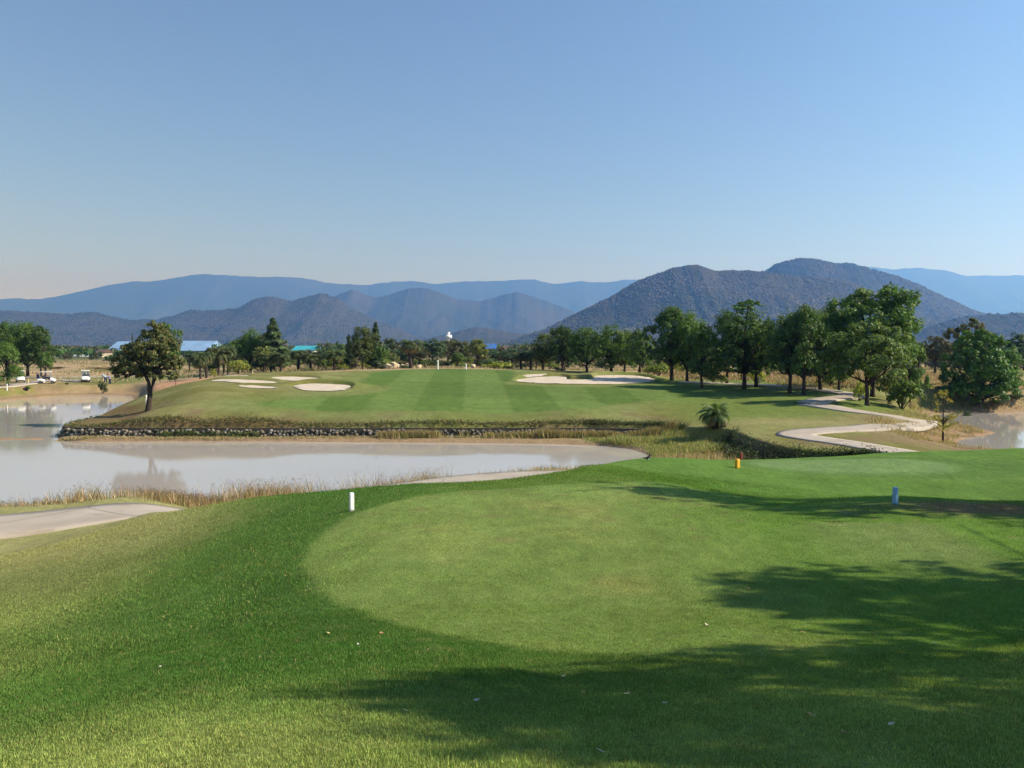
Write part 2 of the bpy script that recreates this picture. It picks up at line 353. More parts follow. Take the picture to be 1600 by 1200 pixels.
class NT:
    def __init__(s, name):
        s.m = bpy.data.materials.new(name); s.m.use_nodes = True; s.t = s.m.node_tree; s.t.nodes.clear()
        s.out = s.t.nodes.new('ShaderNodeOutputMaterial')
    def n(s, typ, **k):
        nd = s.t.nodes.new(typ)
        for a, b in k.items():
            if hasattr(nd, a): setattr(nd, a, b)
        return nd
    def l(s, a, b): s.t.links.new(a, b)
    def pos(s): return s.n('ShaderNodeNewGeometry').outputs['Position']
    def noise(s, scale, detail=3, vec=None, rough=.55, mul=None):
        nd = s.n('ShaderNodeTexNoise'); nd.inputs['Scale'].default_value = scale; nd.inputs['Detail'].default_value = detail; nd.inputs['Roughness'].default_value = rough
        if vec is not None:
            if mul is not None:
                mp = s.n('ShaderNodeVectorMath', operation='MULTIPLY'); s.l(vec, mp.inputs[0]); mp.inputs[1].default_value = mul; vec = mp.outputs[0]
            s.l(vec, nd.inputs['Vector'])
        return nd.outputs['Fac']
    def ramp(s, fac, a, b, lo=0., hi=1.):
        nd = s.n('ShaderNodeMapRange'); nd.inputs[1].default_value = a; nd.inputs[2].default_value = b; nd.inputs[3].default_value = lo; nd.inputs[4].default_value = hi
        s.l(fac, nd.inputs[0]); return nd.outputs[0]
    def mix(s, fac, a, b, mode='MIX'):
        nd = s.n('ShaderNodeMix', data_type='RGBA', blend_type=mode)
        for sock, v in ((nd.inputs[0], fac), (nd.inputs[6], a), (nd.inputs[7], b)):
            if isinstance(v, (int, float)): sock.default_value = v
            elif isinstance(v, (tuple, list)): sock.default_value = (*v[:3], 1)
            else: s.l(v, sock)
        return nd.outputs[2]
    def math(s, op, a, b):
        nd = s.n('ShaderNodeMath', operation=op)
        for i, v in enumerate((a, b)):
            if isinstance(v, (int, float)): nd.inputs[i].default_value = v
            else: s.l(v, nd.inputs[i])
        return nd.outputs[0]
    def scale(s, col, f):
        nd = s.n('ShaderNodeVectorMath', operation='SCALE'); s.l(col, nd.inputs[0])
        if isinstance(f, (int, float)): nd.inputs['Scale'].default_value = f
        else: s.l(f, nd.inputs['Scale'])
        return nd.outputs[0]
    def bsdf(s, col, rough=.8, spec=.3, metal=0., **k):
        b = s.n('ShaderNodeBsdfPrincipled')
        if isinstance(col, (tuple, list)): b.inputs['Base Color'].default_value = (*col[:3], 1)
        else: s.l(col, b.inputs['Base Color'])
        b.inputs['Roughness'].default_value = rough; b.inputs['Specular IOR Level'].default_value = spec; b.inputs['Metallic'].default_value = metal
        s.l(b.outputs[0], s.out.inputs['Surface']); s.b = b; return b
    def bump(s, h, strength=.3, dist=.02):
        nd = s.n('ShaderNodeBump'); nd.inputs['Strength'].default_value = strength; nd.inputs['Distance'].default_value = dist
        s.l(h, nd.inputs['Height']); s.l(nd.outputs[0], s.b.inputs['Normal'])
    def tintc(s, typ='GEOMETRY', name='tint'):
        nd = s.n('ShaderNodeAttribute'); nd.attribute_type = typ; nd.attribute_name = name; return nd.outputs['Color']

def mat_plain(name, col, rough=.6, spec=.3, var=.15, scale=6., metal=0.):
    t = NT(name); p = t.pos(); n = t.noise(scale, 4, p)
    c = t.mix(t.ramp(n, .3, .7), tuple(v * (1 - var) for v in col), tuple(min(1, v * (1 + var)) for v in col))
    t.bsdf(c, rough, spec, metal); return t.m
def mat_leaf(name, trans=.25):
    t = NT(name); c = t.tintc()
    oi = t.n('ShaderNodeObjectInfo').outputs['Random']
    c2 = t.scale(c, t.ramp(oi, 0, 1, 1.2, 1.85))
    b = t.bsdf(c2, .55, .25)
    tr = t.n('ShaderNodeBsdfTranslucent'); t.l(t.mix(1.0, c2, (1.0, 1.15, .45), 'MULTIPLY'), tr.inputs['Color'])
    ms = t.n('ShaderNodeMixShader'); ms.inputs[0].default_value = trans
    t.l(b.outputs[0], ms.inputs[1]); t.l(tr.outputs[0], ms.inputs[2]); t.l(ms.outputs[0], t.out.inputs['Surface'])
    return t.m
M = {}
M['leaf'] = mat_leaf('leaf_foliage', .34)
M['blade'] = mat_leaf('dry_blades', .3)
M['bark'] = mat_plain('bark', (.052, .040, .031), .9, .1, .45, 9)
M['white'] = mat_plain('white_paint', (.78, .77, .74), .45, .4, .05, 20)
M['black'] = mat_plain('black_rubber', (.02, .02, .022), .8, .2, .3, 10)
M['darkgrey'] = mat_plain('dark_upholstery', (.05, .05, .055), .6, .3, .2, 10)
M['grey'] = mat_plain('grey_metal', (.28, .29, .3), .4, .5, .15, 10, .6)

# ground material: albedo by position plus blades-scale grain
t = NT('turf_and_soil'); p = t.pos(); c = t.tintc()
g1 = t.noise(55, 3, p, .7); g2 = t.noise(9, 4, p, .6, (1, .45, 1)); g3 = t.noise(1.1, 4, p, .6, (1, .6, 1)); g4 = t.noise(260, 2, p, .6)
f = t.math('MULTIPLY', t.ramp(g1, .3, .7, .58, 1.42), t.math('MULTIPLY', t.ramp(g2, .3, .7, .84, 1.16), t.ramp(g3, .3, .7, .86, 1.14)))
f = t.math('MULTIPLY', f, t.ramp(g4, .35, .65, .62, 1.38))
c2 = t.scale(c, f)
c2 = t.mix(t.ramp(g2, .35, .65, 0, .22), c2, t.mix(1.0, c2, (1.45, 1.1, 1.0), 'MULTIPLY'))
t.bsdf(c2, .9, .08)
t.bump(t.math('ADD', g1, t.math('ADD', g2, g4)), .9, .02)
M['ground'] = t.m

# ------------------------------------------------------------------ the ground sheet
azf = np.radians(np.linspace(-37, 37, 560)); azc = np.radians(np.concatenate([np.linspace(41, 180, 36), np.linspace(-176, -41, 35)]))
az = np.concatenate([azf, azc]); NA = len(az)
rr = np.concatenate([[.3, 1.0, 1.8], np.exp(np.linspace(math.log(2.4), math.log(24), 210)), np.exp(np.linspace(math.log(24.3), math.log(150), 460)),
                     np.exp(np.linspace(math.log(152), math.log(600), 70)), np.exp(np.linspace(math.log(640), math.log(18000), 24))])
NR = len(rr)
AA, RR = np.meshgrid(az, rr)
GX, GY = (RR * np.sin(AA)).ravel(), (RR * np.cos(AA)).ravel()
GZ = height(GX, GY)
gt = turf_colour(GX, GY, GZ)
i = np.arange(NR - 1)[:, None] * NA; j = np.arange(NA); jn = (j + 1) % NA
fq = np.stack([i + j, i + NA + j, i + NA + jn, i + jn], -1).reshape(-1, 4)[:, ::-1]
V = np.stack([GX, GY, GZ], 1); V = np.vstack([V, [[0, 0, gz(0.0, 0.01)]]])
gt = np.vstack([gt, gt[:1]])
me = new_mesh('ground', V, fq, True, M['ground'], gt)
ground = tag(link('ground', me), kind='structure')
# closing fan under the viewer
cen = len(V) - 1
me2 = bpy.data.meshes.new('viewer_ground'); vv = [tuple(V[cen])] + [tuple(V[k]) for k in range(NA)]
me2.from_pydata(vv, [], [(0, 1 + (k + 1) % NA, 1 + k) for k in range(NA)]); me2.materials.append(M['ground'])
a = me2.color_attributes.new('tint', 'FLOAT_COLOR', 'POINT')
a.data.foreach_set('color', np.hstack([np.vstack([gt[:1], gt[:NA]]), np.ones((NA + 1, 1))]).astype(np.float32).ravel())
tag(link('ground', me2), kind='structure')

# ------------------------------------------------------------------ water
t = NT('muddy_water'); p = t.pos()
w1 = t.noise(.35, 3, p, .5, (1, 3.0, 1)); w2 = t.noise(4.0, 3, p, .5, (1, 2.6, 1)); w3 = t.noise(.05, 2, p)
c = t.mix(t.ramp(w3, .35, .65), (.36, .335, .305), (.40, .37, .335))
t.bsdf(c, .035, .5); t.b.inputs['IOR'].default_value = 1.31
t.l(t.ramp(w1, .3, .7, .03, .075), t.b.inputs['Roughness'])
t.bump(t.math('ADD', t.math('MULTIPLY', w1, .6), t.math('MULTIPLY', w2, .25)), .10, .02)
M['water'] = t.m
tag(link('water', new_mesh('water', [(-110, 22, 0), (22, 22, 0), (22, 63.5, 0), (-30, 63.5, 0), (-30, 127, 0), (-110, 127, 0)], [(0, 1, 2, 3), (0, 3, 4, 5)], mat=M['water'])), kind='structure')
tag(link('water', new_mesh('water', [(29, 42, 0), (105, 42, 0), (105, 93, 0), (29, 93, 0)], [(0, 1, 2, 3)], mat=M['water'])), kind='structure')

# ------------------------------------------------------------------ cart paths
t = NT('worn_concrete'); p = t.pos()
a1 = t.noise(.8, 5, p); a2 = t.noise(30, 3, p); a3 = t.noise(.25, 3, p)
c = t.mix(t.ramp(a1, .3, .7), (.32, .28, .225), (.40, .355, .30)); c = t.mix(t.ramp(a3, .5, .7, 0, .5), c, (.33, .26, .19)); c = t.scale(c, t.ramp(a2, .3, .7, .92, 1.06))
a4 = t.noise(.6, 3, p, .6); c = t.mix(t.ramp(a4, .60, .66, 0, .35), c, (.20, .165, .12)); vr = t.n('ShaderNodeTexVoronoi'); vr.feature = 'DISTANCE_TO_EDGE'; vr.inputs['Scale'].default_value = .28; t.l(p, vr.inputs['Vector'])
c = t.mix(t.ramp(vr.outputs['Distance'], .0, .012, .7, 0), c, (.13, .11, .09)); t.bsdf(c, .85, .2); t.bump(a2, .25, .01); M['path'] = t.m
def ribbon(name, pts, width, lift=.05, step=.6, thick=.14):
    P = smooth_poly(np.array(pts), 10, False)
    seg = np.hypot(*np.diff(P, axis=0).T); L = np.concatenate([[0], np.cumsum(seg)])
    s = np.arange(0, L[-1], step); X = np.interp(s, L, P[:, 0]); Y = np.interp(s, L, P[:, 1])
    tx, ty = np.gradient(X), np.gradient(Y); l = np.hypot(tx, ty); nx, ny = -ty / l, tx / l
    K = 7; off = np.linspace(-.5, .5, K)
    wv = width + .10 * (fbm(s * .7, s * 0, 3) - .5)
    VX = X[:, None] + nx[:, None] * off * wv[:, None]; VY = Y[:, None] + ny[:, None] * off * wv[:, None]
    VZ = height(VX.ravel(), VY.ravel()).reshape(VX.shape)
    VZ = .5 * VZ + .5 * VZ.mean(1, keepdims=True); k = np.ones(5) / 5
    VZ = np.stack([np.convolve(np.pad(VZ[:, q], 2, 'edge'), k, 'valid') for q in range(K)], 1) + lift
    A = np.stack([VX, VY, VZ], -1)
    e0 = A[:, :1].copy(); e0[..., 2] -= thick + lift; e1 = A[:, -1:].copy(); e1[..., 2] -= thick + lift
    A = np.concatenate([e0, A, e1], 1); n, K2 = A.shape[:2]
    ii = np.arange(n - 1)[:, None] * K2; jj = np.arange(K2 - 1)
    f = np.stack([ii + jj, ii + jj + 1, ii + K2 + jj + 1, ii + K2 + jj], -1).reshape(-1, 4)
    return tag(link(name, new_mesh(name, A.reshape(-1, 3), f, False, M['path'])), kind='structure')
ribbon('cart_path', [(-40,13.5),(-28,15.2),(-20,17.6),(-14.2,19.9),(-10,22.3),(-7,25.6),(-4.5,28.2),(-2,30.2),(1.0,31.4),(5,32),(9,32.6),(13,34),(17,36.5)], 2.9, .05, .4)
lower = [(17,36.5)] + [tuple(hit(a, b)[:2]) for a, b in ((1452,716),(1400,706),(1330,694),(1275,686),(1243,680),(1262,675),(1310,671),(1370,667),(1420,662.5),(1440,658),(1425,653.5),(1380,648),(1330,642),(1290,635),(1262,631))]
lower[1] = (21.5, 39.2)
ribbon('cart_path', lower, 2.4, .06, .5)
ribbon('cart_path', [tuple(hit(a, b)[:2]) for a, b in ((1262,631),(1290,624),(1330,618.5),(1300,612),(1240,605),(1180,601.5),(1110,599),(1060,596.5))], 2.4, .08, .7)
ribbon('cart_path', [tuple(hit(a, b)[:2]) for a, b in ((-30,606),(5,604.5),(25,602),(60,597),(85,594),(112,595),(135,598))], 2.6, .08, .8)
ribbon('cart_path', [tuple(hit(a, b)[:2]) for a, b in ((-40,590.5),(40,589.5),(100,589.8),(160,588.6),(230,587.5))], 2.2, .08, 1.0)

# ------------------------------------------------------------------ sand bunkers
t = NT('pale_sand'); p = t.pos(); a1 = t.noise(1.2, 5, p); a2 = t.noise(14, 3, p, .6, (1, .35, 1)); a3 = t.noise(60, 2, p)
c = t.mix(t.ramp(a1, .3, .7), (.50, .42, .32), (.60, .53, .43)); c = t.scale(c, t.ramp(a2, .3, .7, .88, 1.08)); t.bsdf(c, .95, .05); t.bump(t.math('ADD', a2, a3), .6, .05); M['sand'] = t.m
for P, amp, _ in BUNK:
    x0, y0 = P.min(0) - .4; x1, y1 = P.max(0) + .4; xs = np.arange(x0, x1, .3); ys = np.arange(y0, y1, .45)
    gx, gy = np.meshgrid(xs, ys); gx = gx.ravel(); gy = gy.ravel(); q = np.stack([gx, gy], 1)
    for _ in range(3):      # border vertices slide onto the outline
        d = sdist(gx, gy, P); ddx = (sdist(gx + .02, gy, P) - d) / .02; ddy = (sdist(gx, gy + .02, P) - d) / .02
        mv = abs(d) < .33; gx = np.where(mv, gx - d * ddx, gx); gy = np.where(mv, gy - d * ddy, gy)
    d = sdist(gx, gy, P); nx = len(xs); ny = len(ys)
    f = (np.arange(ny - 1)[:, None, None] * nx + np.arange(nx - 1)[None, :, None] + np.array([0, 1, nx + 1, nx])).reshape(-1, 4)
    f = f[(d[f] > -.12).all(1)]
    fs = f; vs_ = np.stack([gx, gy, height(gx, gy) + .05 + .10 * ss(0, 1.5, d) + .05 * (fbm(gx * .8, gy * .8, 3) - .5)], 1)
    tag(link('sand_bunker', new_mesh('sand_bunker', vs_, fs, True, M['sand'])), kind='structure')

#PART2
# ------------------------------------------------------------------ hills
t = NT('dry_forest'); p = t.pos()
n1 = t.noise(.012, 5, p, .6); n2 = t.noise(.0022, 4, p); n3 = t.noise(.05, 3, p, .7)
c = t.mix(t.ramp(n1, .35, .65), (.054, .050, .034), (.032, .040, .024)); c = t.mix(t.ramp(n2, .35, .7), c, (.064, .056, .040))
c = t.scale(c, t.ramp(n3, .3, .7, .75, 1.25)); t.bsdf(c, 1.0, .0); t.bump(n1, 1.0, 14); M['hill'] = t.m
HILLS = []
def range_(prof, d, wf, seed, nx=520, ny=90, rough=.26, step=None):
    prof = np.array(prof, float); px = np.linspace(prof[0, 0], prof[-1, 0], nx)
    # smooth crest line
    py = np.interp(px, prof[:, 0], prof[:, 1]); k = np.hanning(13); k /= k.sum()
    py = np.convolve(np.pad(py, 6, 'edge'), k, 'valid')
    a = (px - 800) / F; Hc = CAMZ - 3.0 + (HZ - py) / F * d
    Hc = Hc + (fbm(px * .11 + seed, px * 0 + seed, 4) - .5) * d * .0022
    Hc = np.maximum(Hc, 1.0)
    s = np.linspace(-1.15, 1.0, ny)
    A_, S_ = np.meshgrid(a, s); H_ = np.broadcast_to(Hc, A_.shape)
    X = A_ * d; wx = d * wf
    nz = 1 - abs(2 * fbm(X / (wx * .30) + seed, S_ * 1.6 + seed * 2, 4) - 1)
    nz2 = fbm(X / (wx * .11) + seed * 3, S_ * 4 + seed, 4)
    sw = np.abs(S_) * (1 + rough * (1.4 * (nz - .62) + .8 * (nz2 - .5)) * np.minimum(1, np.abs(S_) * 5))
    sw = np.clip(sw, 0, 1)
    prof_ = (1 - sw) ** 1.15 * (1 - .25 * sw)
    Z = 3.0 - 6 * ss(.9, 1.0, sw) + H_ * prof_ + d * .006 * (nz2 - .5) * np.minimum(1, np.abs(S_) * 4) * prof_
    Yd = d + S_ * wx
    X = A_ * d + 0 * Yd
    f = (np.arange(ny - 1)[:, None, None] * nx + np.arange(nx - 1)[None, :, None] + np.array([0, 1, nx + 1, nx])).reshape(-1, 4)
    Vv = np.stack([X.ravel(), Yd.ravel(), Z.ravel()], 1)
    HILLS.append((A_, S_, Vv.reshape(ny, nx, 3)))
    return tag(link('hill', new_mesh('hill', Vv, f, True, M['hill'])), kind='structure'), (A_, S_, Vv.reshape(ny, nx, 3))
range_([(-300,478),(-100,474),(0,467),(30,463),(52,467),(90,462),(165,446),(205,438),(245,438),(290,430),(320,426),(345,427),(400,430),(450,431),(480,433),(520,441),(575,443),(620,438),(645,436),(680,442),(730,437),(790,436),(835,434),(865,443),(900,437),(940,440),(980,434),(1100,440),(1250,440),(1310,430),(1350,414),(1390,419),(1425,416),(1475,420),(1500,429),(1600,428),(1750,434),(1950,450)], 14000, .22, 3, 700, 60)
range_([(440,520),(500,480),(530,460),(552,451),(585,464),(612,459),(640,449),(668,449),(715,467),(750,470),(790,459),(808,455),(850,468),(885,482),(930,500),(1000,520),(1100,530)], 8000, .2, 11)
range_([(-350,480),(-100,482),(0,484),(60,487),(110,490),(148,487),(200,500),(250,499),(300,484),(340,485),(375,480),(405,464),(430,463),(455,470),(480,463),(505,457),(530,466),(560,486),(600,505),(650,525),(720,538)], 5200, .2, 23, 700); midhill = HILLS[-1]
range_([(600,540),(660,530),(700,521),(745,510),(780,515),(820,522),(870,512),(900,508),(960,525),(1050,538)], 4300, .15, 31, 300, 60)
range_([(1080,500),(1120,460),(1150,438),(1190,424),(1215,410),(1245,402),(1270,403),(1300,410),(1330,410),(1360,420),(1400,430),(1440,447),(1480,467),(1520,484),(1560,500),(1640,525),(1750,540)], 4000, .2, 41, 620); backpeak = HILLS[-1]
mainhill = range_([(740,543),(800,532),(850,515),(900,490),(950,466),(990,442),(1020,431),(1045,421),(1085,413),(1115,424),(1140,423),(1185,424),(1230,431),(1280,433),(1330,442),(1380,462),(1440,495),(1500,520),(1600,540)], 3100, .22, 57, 700, 130)
lowhill = range_([(1330,542),(1400,530),(1440,514),(1490,497),(1530,490),(1600,488),(1750,500),(1900,520)], 2500, .15, 67, 300, 60)
# a wood of separate small crowns on the two nearest slopes and along their crests
def wood(src, n, h, seed, colr):
    A_, S_, G = src; rs = np.random.RandomState(seed); ny, nx = A_.shape
    iy = rs.randint(0, int(ny * .62), n); ix = rs.randint(0, nx - 1, n); tx = rs.rand(n)[:, None]; ty = rs.rand(n)[:, None]
    P = (G[iy, ix] * (1 - tx) + G[iy, ix + 1] * tx) * (1 - ty) + (G[iy + 1, ix] * (1 - tx) + G[iy + 1, ix + 1] * tx) * ty
    P = P[P[:, 2] > 8]; P = P[fbm(P[:, 0] / 120., P[:, 1] / 120., 4) > rs.uniform(.2, .56, len(P))]; n = len(P)
    o = np.array([[1,0,0],[-.5,.87,0],[-.5,-.87,0],[0,0,1],[.7,.6,.5],[-.8,.1,.55],[.1,-.9,.5]]) * [.55, .55, 1]
    ff = np.array([[0,4,3],[4,1,5],[5,2,6],[6,0,4],[4,5,3],[5,6,3],[6,4,3],[1,2,5],[0,2,6],[0,1,4]])
    s = h * rs.uniform(.5, 1.3, n); ro = rs.rand(n) * 6.28
    cx, sx = np.cos(ro), np.sin(ro)
    X = (o[:, 0] * cx[:, None] - o[:, 1] * sx[:, None]) * s[:, None]; Y = (o[:, 0] * sx[:, None] + o[:, 1] * cx[:, None]) * s[:, None]; Z = o[:, 2] * s[:, None] * .6
    V = np.stack([P[:, :1] + X, P[:, 1:2] + Y, P[:, 2:] + Z - .5], -1).reshape(-1, 3)
    Fs = (np.arange(n)[:, None, None] * 7 + ff).reshape(-1, 3)
    sc_ = P[:, 1].mean() / 3100.; pt = fbm(P[:, 0] / 190. / sc_, P[:, 2] / 60. / sc_ + P[:, 1] / 400., 4); k = ss(.36, .62, pt + (rs.rand(n) - .5) * .12)
    col = (np.array(colr[0]) * (1 - k[:, None]) + np.array(colr[1]) * 1.35 * k[:, None]) * rs.uniform(.92, 1.08, n)[:, None]
    tag(link('hillside_wood', new_mesh('hillside_wood', V, Fs, True, M['leaf'], np.repeat(col, 7, 0))), 'dry brown and green forest covering the hillside', 'forest', kind='stuff')
wood(mainhill[1], 34000, 7.5, 5, [(.034, .041, .023), (.062, .053, .035)])
wood(midhill, 30000, 10, 8, [(.034, .041, .023), (.062, .053, .035)]); wood(backpeak, 18000, 8.5, 9, [(.034, .041, .023), (.062, .053, .035)])
wood(lowhill[1], 6000, 7, 6, [(.032, .042, .024), (.055, .045, .032)])

# ------------------------------------------------------------------ the air
hz = NT('air'); v = hz.n('ShaderNodeVolumePrincipled'); v.inputs['Color'].default_value = (.15, .40, .98, 1); v.inputs['Absorption Color'].default_value = (.79, .685, .95, 1); v.inputs['Density'].default_value = HAZE_DENSITY
v.inputs['Anisotropy'].default_value = 0.5
hz.l(v.outputs[0], hz.out.inputs['Volume'])
X0, X1, Y0, Y1, Z0, Z1 = -19000, 19000, -19000, 19500, -2.0, 1600
hv = [(X0,Y0,Z0),(X1,Y0,Z0),(X1,Y1,Z0),(X0,Y1,Z0),(X0,Y0,Z1),(X1,Y0,Z1),(X1,Y1,Z1),(X0,Y1,Z1)]
tag(link('haze', new_mesh('haze', hv, [(3,2,1,0),(4,5,6,7),(0,1,5,4),(1,2,6,5),(2,3,7,6),(3,0,4,7)], mat=hz.m)), kind='stuff')

# ------------------------------------------------------------------ plants: meshes
def tube(pts, rad, sides=7):
    pts = [np.array(q, float) for q in pts]; V, Fc = [], []
    for i, q in enumerate(pts):
        d = (pts[min(i + 1, len(pts) - 1)] - pts[max(i - 1, 0)]); d /= max(np.linalg.norm(d), 1e-9)
        a = np.cross(d, [0, 0, 1.]) if abs(d[2]) < .95 else np.cross(d, [1., 0, 0]); a /= np.linalg.norm(a); b = np.cross(d, a)
        for k in range(sides):
            t_ = 2 * math.pi * k / sides; V.append(q + rad[i] * (math.cos(t_) * a + math.sin(t_) * b))
    for i in range(len(pts) - 1):
        for k in range(sides): Fc.append((i * sides + k, i * sides + (k + 1) % sides, (i + 1) * sides + (k + 1) % sides, (i + 1) * sides + k))
    Fc.append(tuple(range(sides))[::-1]); Fc.append(tuple((len(pts) - 1) * sides + k for k in range(sides)))
    return V, Fc
def joinm(parts):
    V, Fc = [], []
    for v_, f_ in parts:
        o = len(V); V += list(v_); Fc += [tuple(o + k for k in q) for q in f_]
    return V, Fc
def leaf_mesh(name, P, N, size, cols, rs, lance=1.0, mat='leaf'):
    """one rhombus of leaf per row of P, roughly facing N"""
    n = len(P); N = N / np.maximum(np.linalg.norm(N, axis=1, keepdims=True), 1e-6)
    q = rs.normal(size=(n, 3)); A = np.cross(N, q); A /= np.maximum(np.linalg.norm(A, axis=1, keepdims=True), 1e-6); B = np.cross(N, A)
    s = (size * rs.uniform(.6, 1.35, n))[:, None]
    V = np.stack([P - A * s * lance, P - B * s * .5 + N * s * .12, P + A * s * lance, P + B * s * .5 + N * s * .12], 1).reshape(-1, 3)
    Fs = np.arange(n * 4).reshape(-1, 4)
    return new_mesh(name, V, Fs, False, M[mat], np.repeat(np.clip(cols, 0, 1), 4, 0))
def leaf_cols(n, rs, base, var=.35, alt=None, pa=.15):
    c = np.array(base) * rs.uniform(1 - var, 1 + var, n)[:, None] * (1 + rs.normal(size=(n, 3)) * .06)
    if alt is not None:
        k = rs.rand(n) < pa; c[k] = np.array(alt) * rs.uniform(.7, 1.2, k.sum())[:, None]
    return c
def crown_points(clumps, n, rs, grow=1.0):
    cl = np.array(clumps, float); cl[:, 3:5] *= grow; w = (cl[:, 3] * cl[:, 4]); w = w / w.sum()
    # each clump breaks into sprays so that the outline is uneven and gaps stay open
    sub = []
    for c, ww in zip(cl, w):
        m = max(6, int(round(60 * math.sqrt(len(cl) / 8.) * ww * len(cl) / 3)))
        d = rs.normal(size=(m, 3)); d /= np.linalg.norm(d, axis=1, keepdims=True); d[:, 2] = np.where(d[:, 2] < -.5, -d[:, 2], d[:, 2])
        rad = rs.uniform(.55, 1.08, m)[:, None]
        q = c[:3] + d * rad * np.array([c[3], c[3], c[4]])
        for z in q: sub.append((*z, c[3] * rs.uniform(.20, .34), c[4] * rs.uniform(.22, .38), *c[:3]))
    sub = np.array(sub); k = rs.randint(0, len(sub), n); s_ = sub[k]
    d = rs.normal(size=(n, 3)); d /= np.linalg.norm(d, axis=1, keepdims=True)
    P = s_[:, :3] + d * rs.uniform(.35, 1, n)[:, None] ** .6 * np.stack([s_[:, 3], s_[:, 3], s_[:, 4]], 1)
    Nn = d * .6 + (P - s_[:, 5:8]) * .35 / np.maximum(s_[:, 3:4] * 3, .01) + np.array([0, 0, .55]) + rs.normal(size=(n, 3)) * .45
    return P, Nn, sub
def broad_mesh(seed, clumps, trunkh, n, leaf, col, trunks=1, alt=None, pa=.12, lean=.03, var=.4, tr=.028, fork=None, grow=1.0):
    rs = np.random.RandomState(seed)
    P, Nn, sub = crown_points(clumps, n, rs, grow)
    cols = leaf_cols(n, rs, col, var, alt, pa)
    cm = leaf_mesh('crown', P, Nn, leaf, cols, rs)
    parts = []; cl = np.array(clumps, float)
    for q in range(trunks):
        bx = (rs.rand(2) - .5) * .10 * (trunks > 1); top = cl[:, :3].mean(0) * [.6, .6, 1]
        mid = np.array([bx[0] + (rs.rand() - .5) * lean * 2, bx[1], trunkh]) if fork is None else np.array(fork, float)
        pts = [(bx[0], bx[1], -.03), (bx[0] + rs.normal() * .004, bx[1], .03), (bx[0] * .7 + mid[0] * .4, bx[1], trunkh * .55), tuple(mid), tuple((mid + top) / 2 + rs.normal(size=3) * .015), tuple(top)]
        parts.append(tube(pts, [tr * 1.5, tr * 1.1, tr * .9, tr * .8, tr * .5, tr * .2], 8))
    if fork is not None:
        for sx in (-.05, .08):
            f0 = np.array(fork, float); f1 = f0 + [sx * .5, .01, .12]; f2 = np.array([sx * 1.6, .02, .46]); parts.append(tube([tuple(f0 - [0, 0, .03]), tuple(f1), tuple(f2), tuple(f2 + [sx, 0, .2])], [tr * .8, tr * .62, tr * .45, tr * .2], 7))
        mid = np.array([.05, 0, .46]); parts[0] = tube([(0, 0, -.03), (0, 0, .02), (.01, 0, .10), tuple(fork)], [tr * 1.5, tr * 1.1, tr * .95, tr * .85], 8)
    for c in cl:
        if rs.rand() < .95:
            m = (mid * .55 + c[:3] * .45) + [0, 0, -.02]
            parts.append(tube([tuple(mid + [0, 0, rs.uniform(-.05, .05)]), tuple(m), tuple(c[:3])], [tr * .5, tr * .34, tr * .12], 5))
            for _ in range(3):
                e = c[:3] + rs.normal(size=3) * c[3] * .5; parts.append(tube([tuple(m), tuple((m + e) / 2 + [0, 0, .01]), tuple(e)], [tr * .22, tr * .15, tr * .06], 4))
    tv, tf = joinm(parts)
    return new_mesh('trunk', tv, tf, True, M['bark']), cm
def make_clumps(seed, w, z0, z1, k, r, taper=.3, lump=.2):
    rs = np.random.RandomState(seed); out = []
    for i in range(k):
        z = z0 + (z1 - z0) * ((i + .5) / k); u = (z - z0) / (z1 - z0)
        rad = w * math.sqrt(max(.08, 1 - (2 * u - 1 + taper * .5) ** 2 * .85)); a = i * 2.4 + rs.rand()
        rr_ = r * rs.uniform(1 - lump, 1 + lump); m = max(0, rad - rr_ * .8)
        z += (z1 - z0) * rs.uniform(-.07, .07) * lump * 2
        out.append((math.cos(a) * m * rs.uniform(.5, 1 + lump * .5), math.sin(a) * m * rs.uniform(.5, 1 + lump * .5), z, rr_, rr_ * rs.uniform(.70, .95)))
    return out
GREEN = (.064, .110, .021); DEEP = (.045, .084, .018); OLIVE = (.075, .090, .028); BRIGHT = (.115, .170, .026); YEL = (.27, .27, .045); DULL = (.075, .070, .036); BLUEG = (.050, .085, .042)
BROAD = [broad_mesh(100 + k, make_clumps(200 + k, .44, .27 if k % 2 else .22, .91, 13 + k % 4, .175, .3, .55), .22, 11500, .0175, [GREEN, DEEP, (.060, .105, .020), (.075, .098, .026)][k % 4], 1 + (k % 3 == 1), OLIVE if k % 2 else BRIGHT, .18) for k in range(7)]
SMALLT = [broad_mesh(140 + k, make_clumps(240 + k, .40, .38, .86, 7, .20), .3, 2600, .028, [GREEN, OLIVE, DULL, BLUEG][k], 1, YEL if k == 1 else OLIVE, .15) for k in range(4)]
FART = [broad_mesh(160 + k, make_clumps(260 + k, .46, .25, .82, 6, .24), .2, 900, .05, [DEEP, (.045, .060, .026), DULL, BLUEG][k], 1, OLIVE, .2, tr=.02) for k in range(4)]
